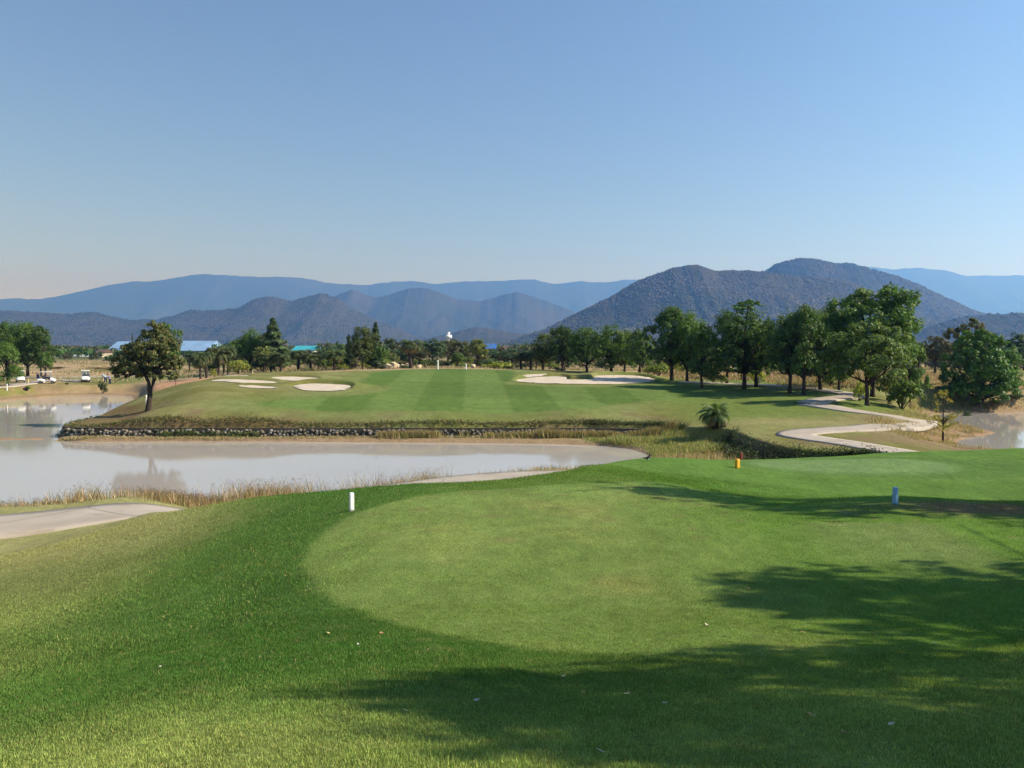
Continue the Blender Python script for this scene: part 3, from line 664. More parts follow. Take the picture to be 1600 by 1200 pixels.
def conifer(seed, n, wid, col, z0=.1):
    rs = np.random.RandomState(seed); u = rs.rand(n) ** .75; z = z0 + (1 - z0) * (1 - u); 
    tier = .75 + .25 * np.sin(z * 46 + rs.rand(n)); a = rs.rand(n) * 6.283; lob = 1 + .22 * np.sin(a * 5 + z * 20)
    r = wid * np.sin(np.clip((1 - z) / (1 - z0), 0, 1) * 1.45) * tier * lob * rs.uniform(.35, 1, n) ** .5 + .004
    P = np.stack([np.cos(a) * r, np.sin(a) * r, z - r * .12], 1); Nn = np.stack([np.cos(a), np.sin(a), .6 + 0 * a], 1) + rs.normal(size=(n, 3)) * .5
    cm = leaf_mesh('crown', P, Nn, .022, leaf_cols(n, rs, col, .4, OLIVE, .15), rs, 1.5)
    tv, tf = tube([(0, 0, -.02), (0, 0, .2), (.004, 0, .6), (0, 0, .97)], [.022, .018, .012, .003], 7)
    return new_mesh('trunk', tv, tf, True, M['bark']), cm
CONI = [conifer(300, 4200, .20, (.055, .085, .035)), conifer(301, 3000, .17, (.040, .065, .030)), conifer(302, 2600, .14, (.038, .062, .028))]
def palm(seed, nf, th, fl, col, droop=1.0, tr=.035, leaflets=26, dead=6):
    rs = np.random.RandomState(seed); tv, tf = [], []
    hts = np.linspace(-.03, th, 12); pts = [(.01 * math.sin(z * 5 + seed), 0, z) for z in hts]
    rad = [tr * (1.15 if i == 0 else 1.0 + (.14 if i % 2 else 0)) * (1 - .15 * i / 12) for i in range(12)]; rad[-1] *= 1.3
    trunk = new_mesh('trunk', *tube(pts, rad, 9), True, M['bark'])
    PV, PF, PC = [], [], []
    for f in range(nf):
        a = f * 2.399 + rs.rand() * .5; e0 = (1.35 - 1.9 * (f / nf) ** .9) + rs.normal() * .08; L = fl * rs.uniform(.85, 1.1)
        isd = f >= nf - dead; cc = np.array((.13, .10, .05) if isd else col) * rs.uniform(.7, 1.25)
        S = 9; c0 = np.array([0, 0, th]); p_ = c0.copy(); e = e0; pts_ = [p_.copy()]; dirs = []
        for s_ in range(S):
            d = np.array([math.cos(a) * math.cos(e), math.sin(a) * math.cos(e), math.sin(e)]); dirs.append(d); p_ = p_ + d * L / S; pts_.append(p_.copy()); e -= droop * .26 * (.5 + s_ / S)
        for s_ in range(leaflets):
            u = (s_ + 1.5) / (leaflets + 1.5) * S * .999; k = int(u); q = pts_[k] + (pts_[k + 1] - pts_[k]) * (u - k); d = dirs[k]
            side = np.cross(d, [0, 0, 1.]); side /= max(np.linalg.norm(side), 1e-6); ll = L * .30 * math.sin(math.pi * (.12 + .86 * s_ / leaflets)) + .01
            for sg in (-1, 1):
                tip = q + (side * sg * .75 + d * .7 + np.array([0, 0, -.30 - .25 * rs.rand()])) * ll; w_ = d * ll * .10
                o = len(PV); PV += [q - w_, q + w_, tip]; PF.append((o, o + 1, o + 2)); PC += [cc * rs.uniform(.8, 1.2)] * 3
        for k in range(S):
            o = len(PV); sd_ = np.cross(dirs[k], [0, 0, 1.]); sd_ = sd_ / max(np.linalg.norm(sd_), 1e-6) * fl * .010
            PV += [pts_[k] - sd_, pts_[k] + sd_, pts_[k + 1]]; PF.append((o, o + 1, o + 2)); PC += [cc * 1.1] * 3
    cm = new_mesh('fronds', np.array(PV), np.array(PF), False, M['leaf'], np.clip(np.array(PC), 0, 1))
    return trunk, cm
PALM = [palm(400, 34, .66, .40, (.060, .080, .028), 1.15), palm(401, 30, .70, .36, (.052, .068, .026), 1.3), palm(402, 30, .62, .42, (.065, .075, .030), 1.0)]
LOWPALM = palm(410, 42, .50, .66, (.085, .120, .042), 1.0, .075, 34, 10)
def bush_mesh(seed, n, col, alt, pa=.25, leaf=.05, sh=(.5, .42)):
    rs = np.random.RandomState(seed); cl = [(rs.normal() * .22, rs.normal() * .22, .22 + .42 * rs.rand(), .28, .26) for _ in range(8)]
    P, Nn, _ = crown_points(cl, n, rs); P[:, 2] = np.abs(P[:, 2])
    st = joinm([tube([(0, 0, -.05), (c[0] * .5, c[1] * .5, c[2] * .5), (c[0], c[1], c[2])], [.02, .014, .005], 4) for c in cl])
    return new_mesh('stem', *st, True, M['bark']), leaf_mesh('foliage', P, Nn, leaf, leaf_cols(n, rs, col, .4, alt, pa), rs)
BUSH = [bush_mesh(500, 1500, (.09, .13, .03), YEL), bush_mesh(501, 1300, YEL, (.12, .16, .03), .4), bush_mesh(502, 1300, (.04, .065, .02), OLIVE), bush_mesh(503, 1300, (.15, .12, .06), DULL, .4), bush_mesh(504, 2600, BRIGHT, GREEN, .4, .045)]

def plant(name, proto, px, base, top, width, label, cat, group=None, d=None, pn=('trunk', 'crown'), natw=.82, rz=None, yb=None):
    """stand a plant on the ground: px/base say where, top and width (pixels of the photograph) how big at that distance"""
    if d is None: q = hit(px, base)
    else: x, y = at_d(px, d); q = np.array([x, y, gz(x, y)])
    if name == 'tree' and 100 < q[1] and 280 < px < 830: width *= 1.3
    if name == 'palm_tree': width *= 1.25
    dist = q[1]; Ht = z_at(top, dist) - q[2]; Wd = width / F * dist
    rz_ = rz if rz is not None else (px * 1.7) % 6.28
    e = thing(name, label, cat, (q[0], q[1], q[2] - .03), rz_, group, (Wd / natw, Wd / natw, max(Ht, .3)))
    for nme, m in zip(pn, proto): link(nme, m, e)
    return e
def where(px):
    for lim, ph in ((60, 'behind the carts at the left edge'), (105, 'behind the side-on golf cart'), (140, 'behind the long low white building'), (170, 'beside the steep brown roof'), (215, 'left of the forked pond tree'), (262, 'behind the forked pond tree'), (300, 'below the long pale blue roof'), (330, 'at the small pale canopy'), (365, 'behind the three tight palms'), (400, 'behind the round green tree'), (445, 'behind the cone-shaped tree'), (470, 'left of the turquoise roof'), (500, 'right of the turquoise roof'), (540, 'behind the clear-trunked palm'), (575, 'behind the thin dark spire'), (610, 'behind the pointed conifer'), (640, 'left of the tallest palm'), (670, 'right of the tallest palm'), (700, 'left of the water tower'), (735, 'right of the water tower'), (765, 'left of the vivid blue roof'), (800, 'right of the vivid blue roof'), (835, 'behind the palm pair'), (870, 'right of the beige house'), (910, 'behind the dark narrow tree'), (950, 'behind the left part of the large bunker'), (990, 'behind the round tree by the large bunker'), (1030, 'behind the right end of the large bunker'), (1075, 'behind the twin-trunked tree'), (1120, 'behind the rounded tree by the path'), (1150, 'left of the tree with the top tuft'), (1200, 'behind the tree with the top tuft'), (1240, 'left of the shaded clump'), (1280, 'behind the shaded clump'), (1320, 'left of the biggest tree'), (1370, 'behind the biggest tree'), (1430, 'right of the biggest tree'), (1480, 'above the right pond thicket'), (1540, 'behind the bright pond tree')):
        if px < lim: return ph
    return 'toward the right edge of the picture'
USED = {}
def one(base, px, h_, lims=(4.5, 6.5)):
    size = 'low' if h_ < lims[0] else ('middling' if h_ < lims[1] else 'tall')
    lab = size + ' ' + base + ' ' + where(px); n = USED[lab] = USED.get(lab, 0) + 1
    return lab if n == 1 else lab + (', farther one', ', third one')[min(n, 3) - 2]
G1 = 'leafy trees along the right side of the fairway'
def T(k, px, base, top, w, label, group=G1, d=None, **kw): return plant('tree', BROAD[k], px, base, top, w * 1.38, label, 'tree', group, d, **kw)
T(3, 848, 577, 523, 30, 'thin grey-green tree at the left end of the right-hand tree row', d=125)
T(1, 881, 579, 509, 40, 'dark narrow tall tree near the left end of the right-hand tree row', d=122)
T(2, 917, 580, 520, 42, 'dark green tree just right of the narrow dark tree behind the large sand bunker', d=118)
T(0, 955, 582, 514, 56, 'broad round green tree standing behind the middle of the large sand bunker', d=112)
T(3, 976, 583, 520, 42, 'olive green tree right behind the round tree by the large bunker', d=116)
T(4, 1001, 585, 514, 34, 'slim green tree above the right end of the large sand bunker', d=108)
T(5, 1050, 592, 487, 64, 'tall dense green tree with twin dark trunks right of the large bunker', d=96)
T(0, 1074, 594, 497, 50, 'green tree with a single dark trunk right of the twin-trunked tree', d=94)
T(6, 1097, 600, 506, 40, 'smaller rounded tree standing closest to the path at the bunker side', d=87)
T(2, 1136, 597, 500, 50, 'dark shaded tree left of the tallest slim tree in the row', d=92)
e = T(0, 1164, 601, 492, 76, 'tall slim-trunked tree whose small separate top tuft rises above the row', d=86)
T(4, 1180, 600, 500, 44, 'tree with a bare dark trunk just right of the one with the top tuft', d=88)
T(1, 1234, 608, 488, 58, 'dark tree with two close trunks throwing shade on the fairway edge', d=81)
T(5, 1257, 612, 487, 62, 'dark tree right of the two close trunks with a bright crown top', d=79)
T(6, 1282, 610, 494, 56, 'olive dark tree in the shaded clump near the bend of the path', d=84)
T(3, 1300, 616, 484, 60, 'tree in deep shade at the left flank of the big round trees', d=88)
# the big pair and their neighbours have crowns of their own
def own(px, base, top, w, clumps, th, n, leaf, col, label, seed, group=None, alt=None, pa=.15, d=None, trunks=1, **kw):
    tr_ = kw.pop('tr', .026)
    pr = broad_mesh(seed, clumps, th, n, leaf, col, trunks, alt, pa, tr=tr_, **kw)
    return plant('tree', pr, px, base, top, w, label, 'tree', group, d, natw=.80, rz=0)
own(1365, 622, 450, 112, [(-.30,0,.78,.18,.13),(-.12,.1,.88,.17,.10),(.14,0,.90,.20,.10),(.30,-.1,.80,.18,.13),(.36,.1,.62,.15,.13),(0,0,.72,.26,.16),(-.36,.1,.60,.16,.14),(.18,-.15,.64,.2,.14),(-.15,-.1,.52,.24,.15),(.2,.1,.44,.22,.14),(-.3,0,.40,.16,.12)], .3, 21000, .016, (.056,.105,.019), 'biggest and tallest tree with a wide dark lumpy crown near the path bend', 801, grow=1.22, alt=BRIGHT, pa=.22, d=80)
own(1357, 636, 499, 108, [(-.28,0,.66,.2,.15),(0,0,.84,.20,.12),(.26,.05,.74,.19,.14),(-.06,-.2,.62,.26,.17),(.34,0,.52,.16,.15),(-.38,.05,.48,.15,.14),(.12,-.15,.44,.24,.14),(-.18,0,.38,.2,.12)], .26, 16000, .018, (.075,.110,.028), 'rounded olive green tree in front of the biggest tree beside the path', 802, grow=1.18, alt=BRIGHT, pa=.2, d=72, trunks=1)
own(1312, 618, 478, 60, [(-.2,0,.8,.25,.12),(.15,0,.88,.22,.1),(.25,0,.66,.24,.14),(-.25,0,.6,.25,.14),(0,0,.45,.28,.14)], .3, 6000, .026, DEEP, 'very dark tree filling the gap left of the biggest tree', 803, d=84)
own(1424, 612, 518, 44, [(-.1,0,.85,.28,.12),(.15,0,.7,.3,.15),(-.2,0,.55,.3,.15),(.1,0,.38,.34,.16),(0,0,.2,.3,.14)], .15, 4500, .035, GREEN, 'green tree half hidden behind the right side of the biggest tree', 804, d=86)
own(1531, 641, 514, 94, [(-.04,0,.90,.17,.10),(.12,0,.80,.20,.13),(-.16,0,.76,.18,.13),(.28,-.1,.62,.18,.15),(-.30,0,.54,.18,.16),(.02,-.15,.58,.26,.2),(.36,.05,.42,.16,.15),(-.36,0,.34,.15,.14),(.12,-.15,.34,.28,.18),(-.14,0,.26,.24,.14),(.28,-.1,.22,.2,.12),(-.30,.0,.18,.20,.12),(.05,-.15,.14,.24,.12),(.36,0,.28,.16,.12),(-.1,-.1,.45,.26,.18)], .08, 19000, .020, (.072,.140,.022), 'big bright green rounded tree alone beside the far end of the right pond', 805, alt=(.045,.10,.02), pa=.3, d=90)
own(1512, 612, 497, 62, [(-.2,0,.72,.25,.14),(.1,0,.86,.24,.12),(.25,0,.66,.24,.14),(-.1,0,.5,.3,.15),(.2,0,.36,.3,.15)], .2, 4500, .030, DULL, 'dull olive-brown tree rising behind the big bright tree by the right pond', 806, d=120, alt=OLIVE, pa=.3)
plant('tree', SMALLT[2], 1462, 590, 525, 60, 'brownish bare-looking tree between the biggest tree and the pond tree', 'tree', None, 125)
plant('tree', SMALLT[2], 1436, 590, 535, 40, 'low brown thicket tree right behind the leafy clump', 'tree', None, 130)
plant('tree', FART[0], 1590, 575, 521, 60, 'dark blue-green tree at the right edge of the picture', 'tree', None, 170)
plant('tree', FART[1], 1566, 575, 548, 34, 'low dark tree left of the one at the right edge', 'tree', None, 170)
# top tuft of the slim tree is one more crown piece of that tree
q = e.location; rs_ = np.random.RandomState(5)
P_, N_, _ = crown_points([(-.02,0,1.10,.14,.06),(.10,0,1.13,.12,.05),(.02,.05,1.17,.10,.05)], 900, rs_)
link('crown_tuft', leaf_mesh('crown_tuft', P_, N_, .017, leaf_cols(900, rs_, (.06,.115,.025), .4), rs_), e)
tv, tf = tube([(0, 0, .8), (.02, 0, 1.0), (.03, 0, 1.12)], [.012, .009, .005], 6); link('limb', new_mesh('limb', tv, tf, True, M['bark']), e)
e.rotation_euler.z = 0
# left pond tree: forked trunk, leaning crown of three lobes
own(232, 641, 502, 88, [(.10,0,.93,.13,.07),(.20,0,.84,.14,.08),(-.02,.05,.82,.14,.08),(-.18,0,.68,.16,.09),(.34,0,.70,.15,.10),(.12,-.1,.68,.22,.12),(-.36,0,.54,.15,.09),(-.22,-.1,.50,.17,.09),(.36,.05,.52,.15,.10),(.16,0,.50,.2,.10),(-.40,0,.40,.10,.06),(.0,0,.42,.16,.07),(.30,0,.38,.12,.06),(-.30,0,.46,.18,.09),(-.24,.05,.60,.18,.10),(.05,0,.58,.2,.1)], .17, 14000, .018, (.055,.065,.022), 'dark forked tree with yellowish-green leaves alone on the pond bank by the stone wall', 820, alt=(.13,.115,.035), pa=.25, fork=(.03,0,.20), tr=.040)
G2 = 'dark trees behind the left pond'
plant('tree', BROAD[1], 10, 590, 502, 54, 'dark tree at the left edge behind the bright green one', 'tree', G2, 150)
plant('tree', BROAD[2], 42, 588, 514, 60, 'dark green wide tree behind the golf carts, left of the pair', 'tree', G2, 146)
plant('tree', BROAD[5], 63, 588, 515, 52, 'dark green wide tree behind the golf carts, right of the pair', 'tree', G2, 143)
plant('tree', SMALLT[0], 70, 586, 548, 30, 'low sunlit green tree in front of the wide dark pair', 'tree', None, 138)
plant('tree', BROAD[6], 10, 612.5, 536, 50, 'bright green young tree at the left edge beside the left pond', 'tree', None, 118)
plant('tree', CONI[2], 207, 575, 520, 14, 'small dark pointed tree behind the forked pond tree', 'tree', None, 230)
plant('tree', BROAD[4], 262, 585, 504, 40, 'blue-green tree behind the right side of the forked pond tree', 'tree', None, 170)
# middle distance
plant('tree', SMALLT[3], 296, 583, 548, 28, 'small grey-green tree in front of the long blue roof', 'tree', None, 150)
plant('tree', BROAD[0], 391, 584, 519, 40, 'round green tree left of the tall cone-shaped tree', 'tree', None, 150)
plant('tree', CONI[0], 427, 585, 497, 46, 'tall cone-shaped feathery tree above the left bunkers', 'tree', None, 148, natw=.42)
plant('tree', SMALLT[1], 412, 584, 540, 34, 'low olive tree at the foot of the tall cone-shaped tree', 'tree', None, 140)
plant('tree', SMALLT[3], 505, 580, 546, 30, 'low grey-green tree left of the leaning palm group', 'tree', None, 150)
plant('tree', CONI[2], 545, 579, 523, 13, 'thin dark spire tree left of the rounded middle tree', 'tree', None, 140, natw=.30)
plant('tree', BROAD[3], 566, 580, 513, 42, 'rounded grey-green tree at the back edge of the fairway', 'tree', None, 136)
plant('tree', CONI[1], 587, 578, 504, 26, 'pointed conifer right of the rounded tree at the back of the fairway', 'tree', None, 138, natw=.36)
plant('tree', SMALLT[0], 597, 576, 540, 24, 'small bright green tree right of the pointed conifer', 'tree', None, 134)
plant('tree', SMALLT[3], 676, 572, 530, 38, 'dark round tree between the solitary palm and the water tower', 'tree', None, 190)
plant('tree', SMALLT[2], 700, 570, 531, 40, 'brownish round tree below the white water tower', 'tree', None, 200)
plant('tree', SMALLT[2], 722, 572, 533, 38, 'brown-green tree just right of the white water tower', 'tree', None, 185)
plant('tree', SMALLT[1], 745, 574, 528, 34, 'reddish-olive round tree left of the blue roofed house', 'tree', None, 175)
plant('tree', SMALLT[0], 714, 574, 551, 30, 'dense low green tree beside the white post behind the fairway', 'tree', None, 150)
plant('tree', SMALLT[1], 858, 580, 551, 20, 'slim yellowish sapling between the palms and the dark narrow tree', 'tree', None, 128)
plant('tree', SMALLT[3], 800, 572, 545, 34, 'low dark tree left of the two palms behind the bunker', 'tree', None, 180)
G9 = 'mixed trees behind the left bunkers and palms'
for k, (px, tp, w, d, ty, lab) in enumerate([(330, 542, 26, 185, 2, 'low brownish tree behind the short palms'), (366, 536, 34, 175, 0, 'grey-green tree behind the three tight palms'), (378, 528, 30, 190, 3, 'dark blue-green tree left of the round green tree'), (404, 531, 34, 178, 2, 'dull tree between the round green tree and the cone-shaped tree'), (444, 546, 26, 182, 0, 'low green tree right of the cone-shaped tree'), (453, 552, 22, 176, 3, 'small dark tree under the turquoise roof, left one'), (492, 550, 22, 174, 2, 'small brown tree under the turquoise roof, right one'), (504, 544, 30, 180, 1, 'olive tree right of the turquoise roof'), (513, 541, 34, 186, 3, 'dark tree behind the clear-trunked palm'), (532, 545, 30, 178, 0, 'green tree left of the thin dark spire'), (610, 550, 30, 176, 1, 'low olive tree in front of the low grey roof'), (628, 545, 34, 188, 3, 'dark tree left of the tallest palm'), (655, 541, 36, 182, 2, 'brown-green tree right of the tallest palm'), (772, 548, 34, 190, 3, 'dark tree below the vivid blue roof'), (790, 549, 34, 185, 2, 'brown tree below the long brown roof'), (835, 549, 34, 180, 0, 'green tree below the beige house')]):
    plant('tree', SMALLT[ty], px, 0, tp, w, lab, 'tree', G9, d)
G3 = 'palms beyond the fairway'
for k, (px, b, tp, w, d, lab) in enumerate([
    (312, 590, 546, 26, 118, 'short palm nearest the red earth bank'), (322, 589, 541, 30, 122, 'palm just right of the short palm by the red earth bank'),
    (341, 585, 534, 32, 132, 'left palm of the three tight palms behind the small bunkers'), (349, 585, 540, 30, 136, 'middle palm of the three tight palms behind the small bunkers'), (356, 582, 532, 32, 134, 'right palm of the three tight palms behind the small bunkers'),
    (423, 585, 546, 28, 136, 'palm directly under the tall cone-shaped tree'), (438, 586, 543, 32, 134, 'shaggy palm with hanging dead fronds right of the cone-shaped tree'), (466, 585, 540, 34, 136, 'palm standing below the left end of the turquoise roof'),
    (485, 584, 546, 32, 136, 'palm with a leaning thick trunk below the turquoise roof'), (522, 582, 540, 36, 130, 'palm with a clear dark trunk left of the yellow bush'), (641, 576, 521, 48, 126, 'tallest palm, alone at the back crest of the fairway'),
    (814, 578, 544, 32, 128, 'left palm of the pair behind the large sand bunker'), (829, 579, 542, 32, 127, 'right palm of the pair behind the large sand bunker'), (838, 578, 549, 22, 140, 'small palm half behind the pair by the large bunker')]):
    plant('palm_tree', PALM[k % 3], px, b, tp, w, lab, 'palm tree', G3, d, pn=('trunk', 'fronds'), natw=.72)
plant('low_palm', LOWPALM, 1118, 668, 622, 46, 'short bushy palm with drooping fronds on the grass by the dark ditch', 'palm tree', None, None, pn=('trunk', 'fronds'), natw=.88)
# young yellow tree by the right pond: sparse
rs_ = np.random.RandomState(77); parts = [tube([(0,0,-.03),(.01,0,.25),(-.005,0,.55),(.01,0,.95)], [.022,.017,.011,.003], 7)]; LP = []
for k in range(26):
    z = .22 + .70 * rs_.rand(); a_ = rs_.rand() * 6.28; L = (.26 if z < .5 else .17) * rs_.uniform(.6, 1.1); tip = np.array([math.cos(a_) * L, math.sin(a_) * L, z + L * .35]); parts.append(tube([(0, 0, z - .02), tuple(tip * [.5, .5, 1] + [0, 0, -.02]), tuple(tip)], [.007, .005, .002], 4))
    for _ in range(22): LP.append(tip * [1, 1, 1] * rs_.uniform(.55, 1.05) ** np.array([1, 1, 0]) + rs_.normal(size=3) * .030)
LP = np.array(LP); yt = (new_mesh('trunk', *joinm(parts), True, M['bark']), leaf_mesh('crown', LP, rs_.normal(size=LP.shape), .022, leaf_cols(len(LP), rs_, (.26,.20,.035), .35, (.16,.17,.04), .35), rs_))
plant('young_tree', yt, 1473, 691, 611, 52, 'thin young tree with sparse yellow leaves on the bare bank of the right pond', 'tree', None, None, natw=.62)
# bushes
G4 = 'bushes along the far edge of the fairway'
for k, (ty, px, b, tp, w, d, lab) in enumerate([
    (1, 372, 586, 558, 30, 126, 'yellow-green bush right of the three tight palms'), (1, 334, 588, 573, 9, 120, 'small yellow shrub beside the palms near the red bank'), (1, 273, 590, 576, 8, 118, 'tiny yellow shrub by the forked pond tree'),
    (1, 537, 582, 566, 16, 130, 'bright yellow bush right of the clear-trunked palm'), (3, 550, 582, 565, 24, 134, 'dull tan bush under the rounded middle tree'), (0, 480, 584, 572, 22, 140, 'green bush under the turquoise roof palms'),
    (2, 594, 577, 571, 16, 126, 'low dark bush at the crest left of the pale boulders'), (2, 630, 576, 569, 16, 128, 'low dark bush left of the tallest palm'), (0, 1030, 588, 562, 32, 106, 'leafy yellow-green bush right of the sand bunker'),
    (1, 1012, 586, 570, 26, 112, 'pale yellow bush at the end of the sand bunker'), (0, 1108, 598, 560, 22, 100, 'tall green bush under the smaller rounded tree'), (0, 1128, 598, 580, 16, 92, 'small sunlit bush beside a dark trunk'),
    (1, 1183, 600, 566, 26, 92, 'sunlit yellow-green bush behind the white post'), (0, 1294, 612, 578, 26, 92, 'green bush in the gap beside the shaded clump'), (0, 1318, 614, 574, 28, 90, 'green sunlit bush left of the olive tree'),
    (1, 1344, 632, 588, 22, 76, 'yellowish thin bush at the foot of the olive tree'), (4, 1411, 640, 584, 56, 74, 'large bright leafy shrub right of the olive tree trunk'), (0, 1392, 632, 560, 36, 78, 'pale green shrub under the right side of the biggest tree'),
    (3, 1240, 580, 568, 20, 130, 'dry brown bush in the field behind the shaded clump'), (3, 1222, 580, 566, 24, 135, 'second dry brown bush in the field left of the shaded clump'), (2, 1514, 646, 639, 16, 84, 'small dark bush standing in the right pond margin'),
    (2, 1586, 641, 622, 40, 92, 'low dark bush at the right of the bright pond tree'), (2, 1560, 642, 626, 40, 91, 'low dark bush beneath the bright pond tree'), (3, 1590, 625, 595, 44, 100, 'dry brown bush behind the right pond'),
    (2, 158, 604, 592, 14, 122, 'round dark bush left of the two golfers'), (2, 41, 610, 602, 14, 118, 'low dark bush by the yellow stake'), (2, 103, 601, 597, 6, 124, 'tiny dark bush between two golf carts'),
    (3, 85, 582, 572, 30, 180, 'dark brown low bush in the field behind the carts'), (3, 148, 584, 573, 22, 175, 'brown bush in the field right of the single cart'), (3, 170, 584, 573, 22, 170, 'brown bush in the field above the golfers'),
    (2, 870, 582, 572, 18, 118, 'dark bush at the left end of the mound by the bunker'), (2, 793, 577, 570, 16, 130, 'low dark bush left of the palm pair')]):
    plant('bush', BUSH[ty], px, b, tp, w, lab, 'bush', None, d, pn=('stem', 'foliage'), natw=1.1)
G10 = 'shrubs growing under and behind the right-hand tree row'
rs_ = np.random.RandomState(29)
for k in range(38):
    px = 1015 + 330 * (k + rs_.rand() * .9) / 38; d = rs_.uniform(100, 140); ty = (0, 3, 2, 1, 0, 3)[k % 6]; x, y = at_d(px, d); w_ = rs_.uniform(1.6, 3.4)
    e = thing('shrub', one(('green leafy', 'dry brown', 'dark', 'yellow-green', 'green leafy', 'dry brown')[k % 6] + ' shrub', px, w_, (2.2, 2.9)), 'shrub', (x, y, gz(x, y)), rs_.rand() * 6, G10, (w_, w_, rs_.uniform(1.0, 2.6)))
    for nme, m in zip(('stem', 'foliage'), BUSH[ty]): link(nme, m, e)
G11 = 'undergrowth below the trees behind the fairway'
for k in range(48):
    px = 325 + 540 * (k + rs_.rand() * .9) / 48; d = rs_.uniform(142, 205); ty = (0, 2, 3, 2, 1, 0)[k % 6]; x, y = at_d(px, d); w_ = rs_.uniform(2.6, 5.4)
    e = thing('shrub', one(('green leafy', 'dark', 'dry brown', 'dark olive', 'yellow-green', 'pale green')[k % 6] + ' undergrowth shrub', px, w_, (3.4, 4.4)), 'shrub', (x, y, gz(x, y)), rs_.rand() * 6, G11, (w_, w_, rs_.uniform(1.4, 3.2)))
    for nme, m in zip(('stem', 'foliage'), BUSH[ty]): link(nme, m, e)
# shaded thicket behind the right pond
G5 = 'thicket along the far bank of the right pond'
for k, px in enumerate((1436, 1452, 1470, 1488, 1505)):
    plant('thicket_bush', BUSH[2], px, 642, 606 + (k % 2) * 5, 26, ('leftmost', 'second', 'middle', 'fourth', 'rightmost')[k] + ' dark thicket bush on the far bank of the right pond', 'bush', G5, 92 + k % 2, pn=('stem', 'foliage'), natw=1.0)
G8 = 'low trees in the dry field behind the right-hand tree row'
rs_ = np.random.RandomState(19)
for k in range(64):
    px = 845 + 800 * (k + rs_.rand() * .9) / 64; d = rs_.uniform(150, 215); h_ = rs_.uniform(3.0, 6.2); x, y = at_d(px, d); s = h_ * rs_.uniform(1.0, 1.5)
    e = thing('background_tree', one(('grey-green', 'brownish', 'dull brown', 'dark green')[k % 4] + ' field tree', px, h_, (4.0, 5.2)), 'tree', (x, y, gz(x, y) - .6), rs_.rand() * 6, G8, (s, s, h_))
    for nme, m in zip(('trunk', 'crown'), FART[(1, 2, 2, 0)[k % 4]]): link(nme, m, e)
# tree belt on the plain
rs_ = np.random.RandomState(9); G6 = 'distant trees on the plain behind the fairway'
for k in range(130):
    px = -40 + 1700 * (k + rs_.rand()) / 130; d = rs_.uniform(210, 420); h_ = rs_.choice([3.6, 5.0, 6.2, 7.6, 9.6], p=[.25, .3, .25, .12, .08]) * rs_.uniform(.85, 1.15) * (1.0 if px < 1000 else .9)
    x, y = at_d(px, d); s = h_ * rs_.uniform(.9, 1.3); e = thing('distant_tree', one(('dark green', 'grey-green', 'brownish', 'blue-green')[k % 4] + ' distant tree', px, h_), 'tree', (x, y, gz(x, y)), rs_.rand() * 6, G6, (s, s, h_))
    if 448 < px < 496 or 674 < px < 694 or 752 < px < 778 or 826 < px < 854: e.scale = (3, 3, 2.4)
    if 60 < px < 345: e.scale = (s * .7, s * .7, 2.2 + .3 * rs_.rand() + (d - 210) * .0035)
    for nme, m in zip(('trunk', 'crown'), FART[k % 4]): link(nme, m, e)
def far_wood(n, r0, r1, seed):
    rs = np.random.RandomState(seed); PP, CC = [], []
    for k in range(n):
        a = rs.uniform(-.75, .75); r = rs.uniform(r0, r1); h_ = rs.uniform(4, 8.5) * (.45 if r < 560 and (-.57 < a < -.35 or -.275 < a < -.235 or -.10 < a < -.07 or -.04 < a < -.01 or .02 < a < .045) else 1); c = leaf_cols(1, rs, [DEEP, (.05, .06, .03), (.07, .065, .035)][rs.randint(3)], .3)[0]
        m = 70; d = rs.normal(size=(m, 3)); d /= np.linalg.norm(d, axis=1, keepdims=True)
        PP.append(np.array([r * math.sin(a), r * math.cos(a), 3 + h_ * .55]) + d * rs.uniform(.5, 1, m)[:, None] * [h_ * .75, h_ * .75, h_ * .45]); CC.append(np.tile(c, (m, 1)) * rs.uniform(.7, 1.3, m)[:, None])
    P = np.vstack(PP); tag(link('distant_wood', leaf_mesh('distant_wood', P, rs.normal(size=P.shape) + [0, 0, .5], r0 * .0032, np.vstack(CC), rs)), 'dark woodland spread over the plain at the foot of the hills', 'woodland', kind='stuff')
far_wood(900, 400, 900, 12); far_wood(900, 900, 1900, 13)

# ------------------------------------------------------------------ stone retaining wall along the far shore
wl = smooth_poly([W(*p_, .5) for p_ in ()] + [(-35.8,63.6),(-33.5,62.3),(-25,61.95),(-15,61.85),(-5,61.95),(5,61.85),(11.2,61.2)], 12, False)
seg = np.hypot(*np.diff(wl, axis=0).T); L = np.concatenate([[0], np.cumsum(seg)]); TL = L[-1]
stone_m = []
for k in range(6):
    t = NT('field_stone'); p = t.pos(); n = t.noise(5, 4, p); n2 = t.noise(.9, 2, p)
    base = [(.25,.23,.20),(.17,.155,.13),(.33,.31,.28),(.22,.185,.14),(.11,.10,.085),(.24,.20,.15)][k]
    c = t.mix(t.ramp(n, .3, .7), tuple(v * .65 for v in base), tuple(v * 1.2 for v in base)); c = t.mix(t.ramp(n2, .5, .65, 0, .6), c, (.10, .10, .05)); t.bsdf(c, .95, .1); t.bump(n, .5, .05); stone_m.append(t.m)
def rock(seed, mat, sub=1):
    rs = np.random.RandomState(seed); import bmesh
    bm = bmesh.new(); bmesh.ops.create_icosphere(bm, subdivisions=sub, radius=.5)
    for v_ in bm.verts:
        v_.co *= 1 + rs.uniform(-.22, .16); v_.co = Vector([math.copysign(abs(c_ * 2) ** .75 * .46, c_) for c_ in v_.co])
    me = bpy.data.meshes.new('stone'); bm.to_mesh(me); bm.free(); me.materials.append(mat); return me
ROCK = [rock(k, stone_m[k]) for k in range(6)]
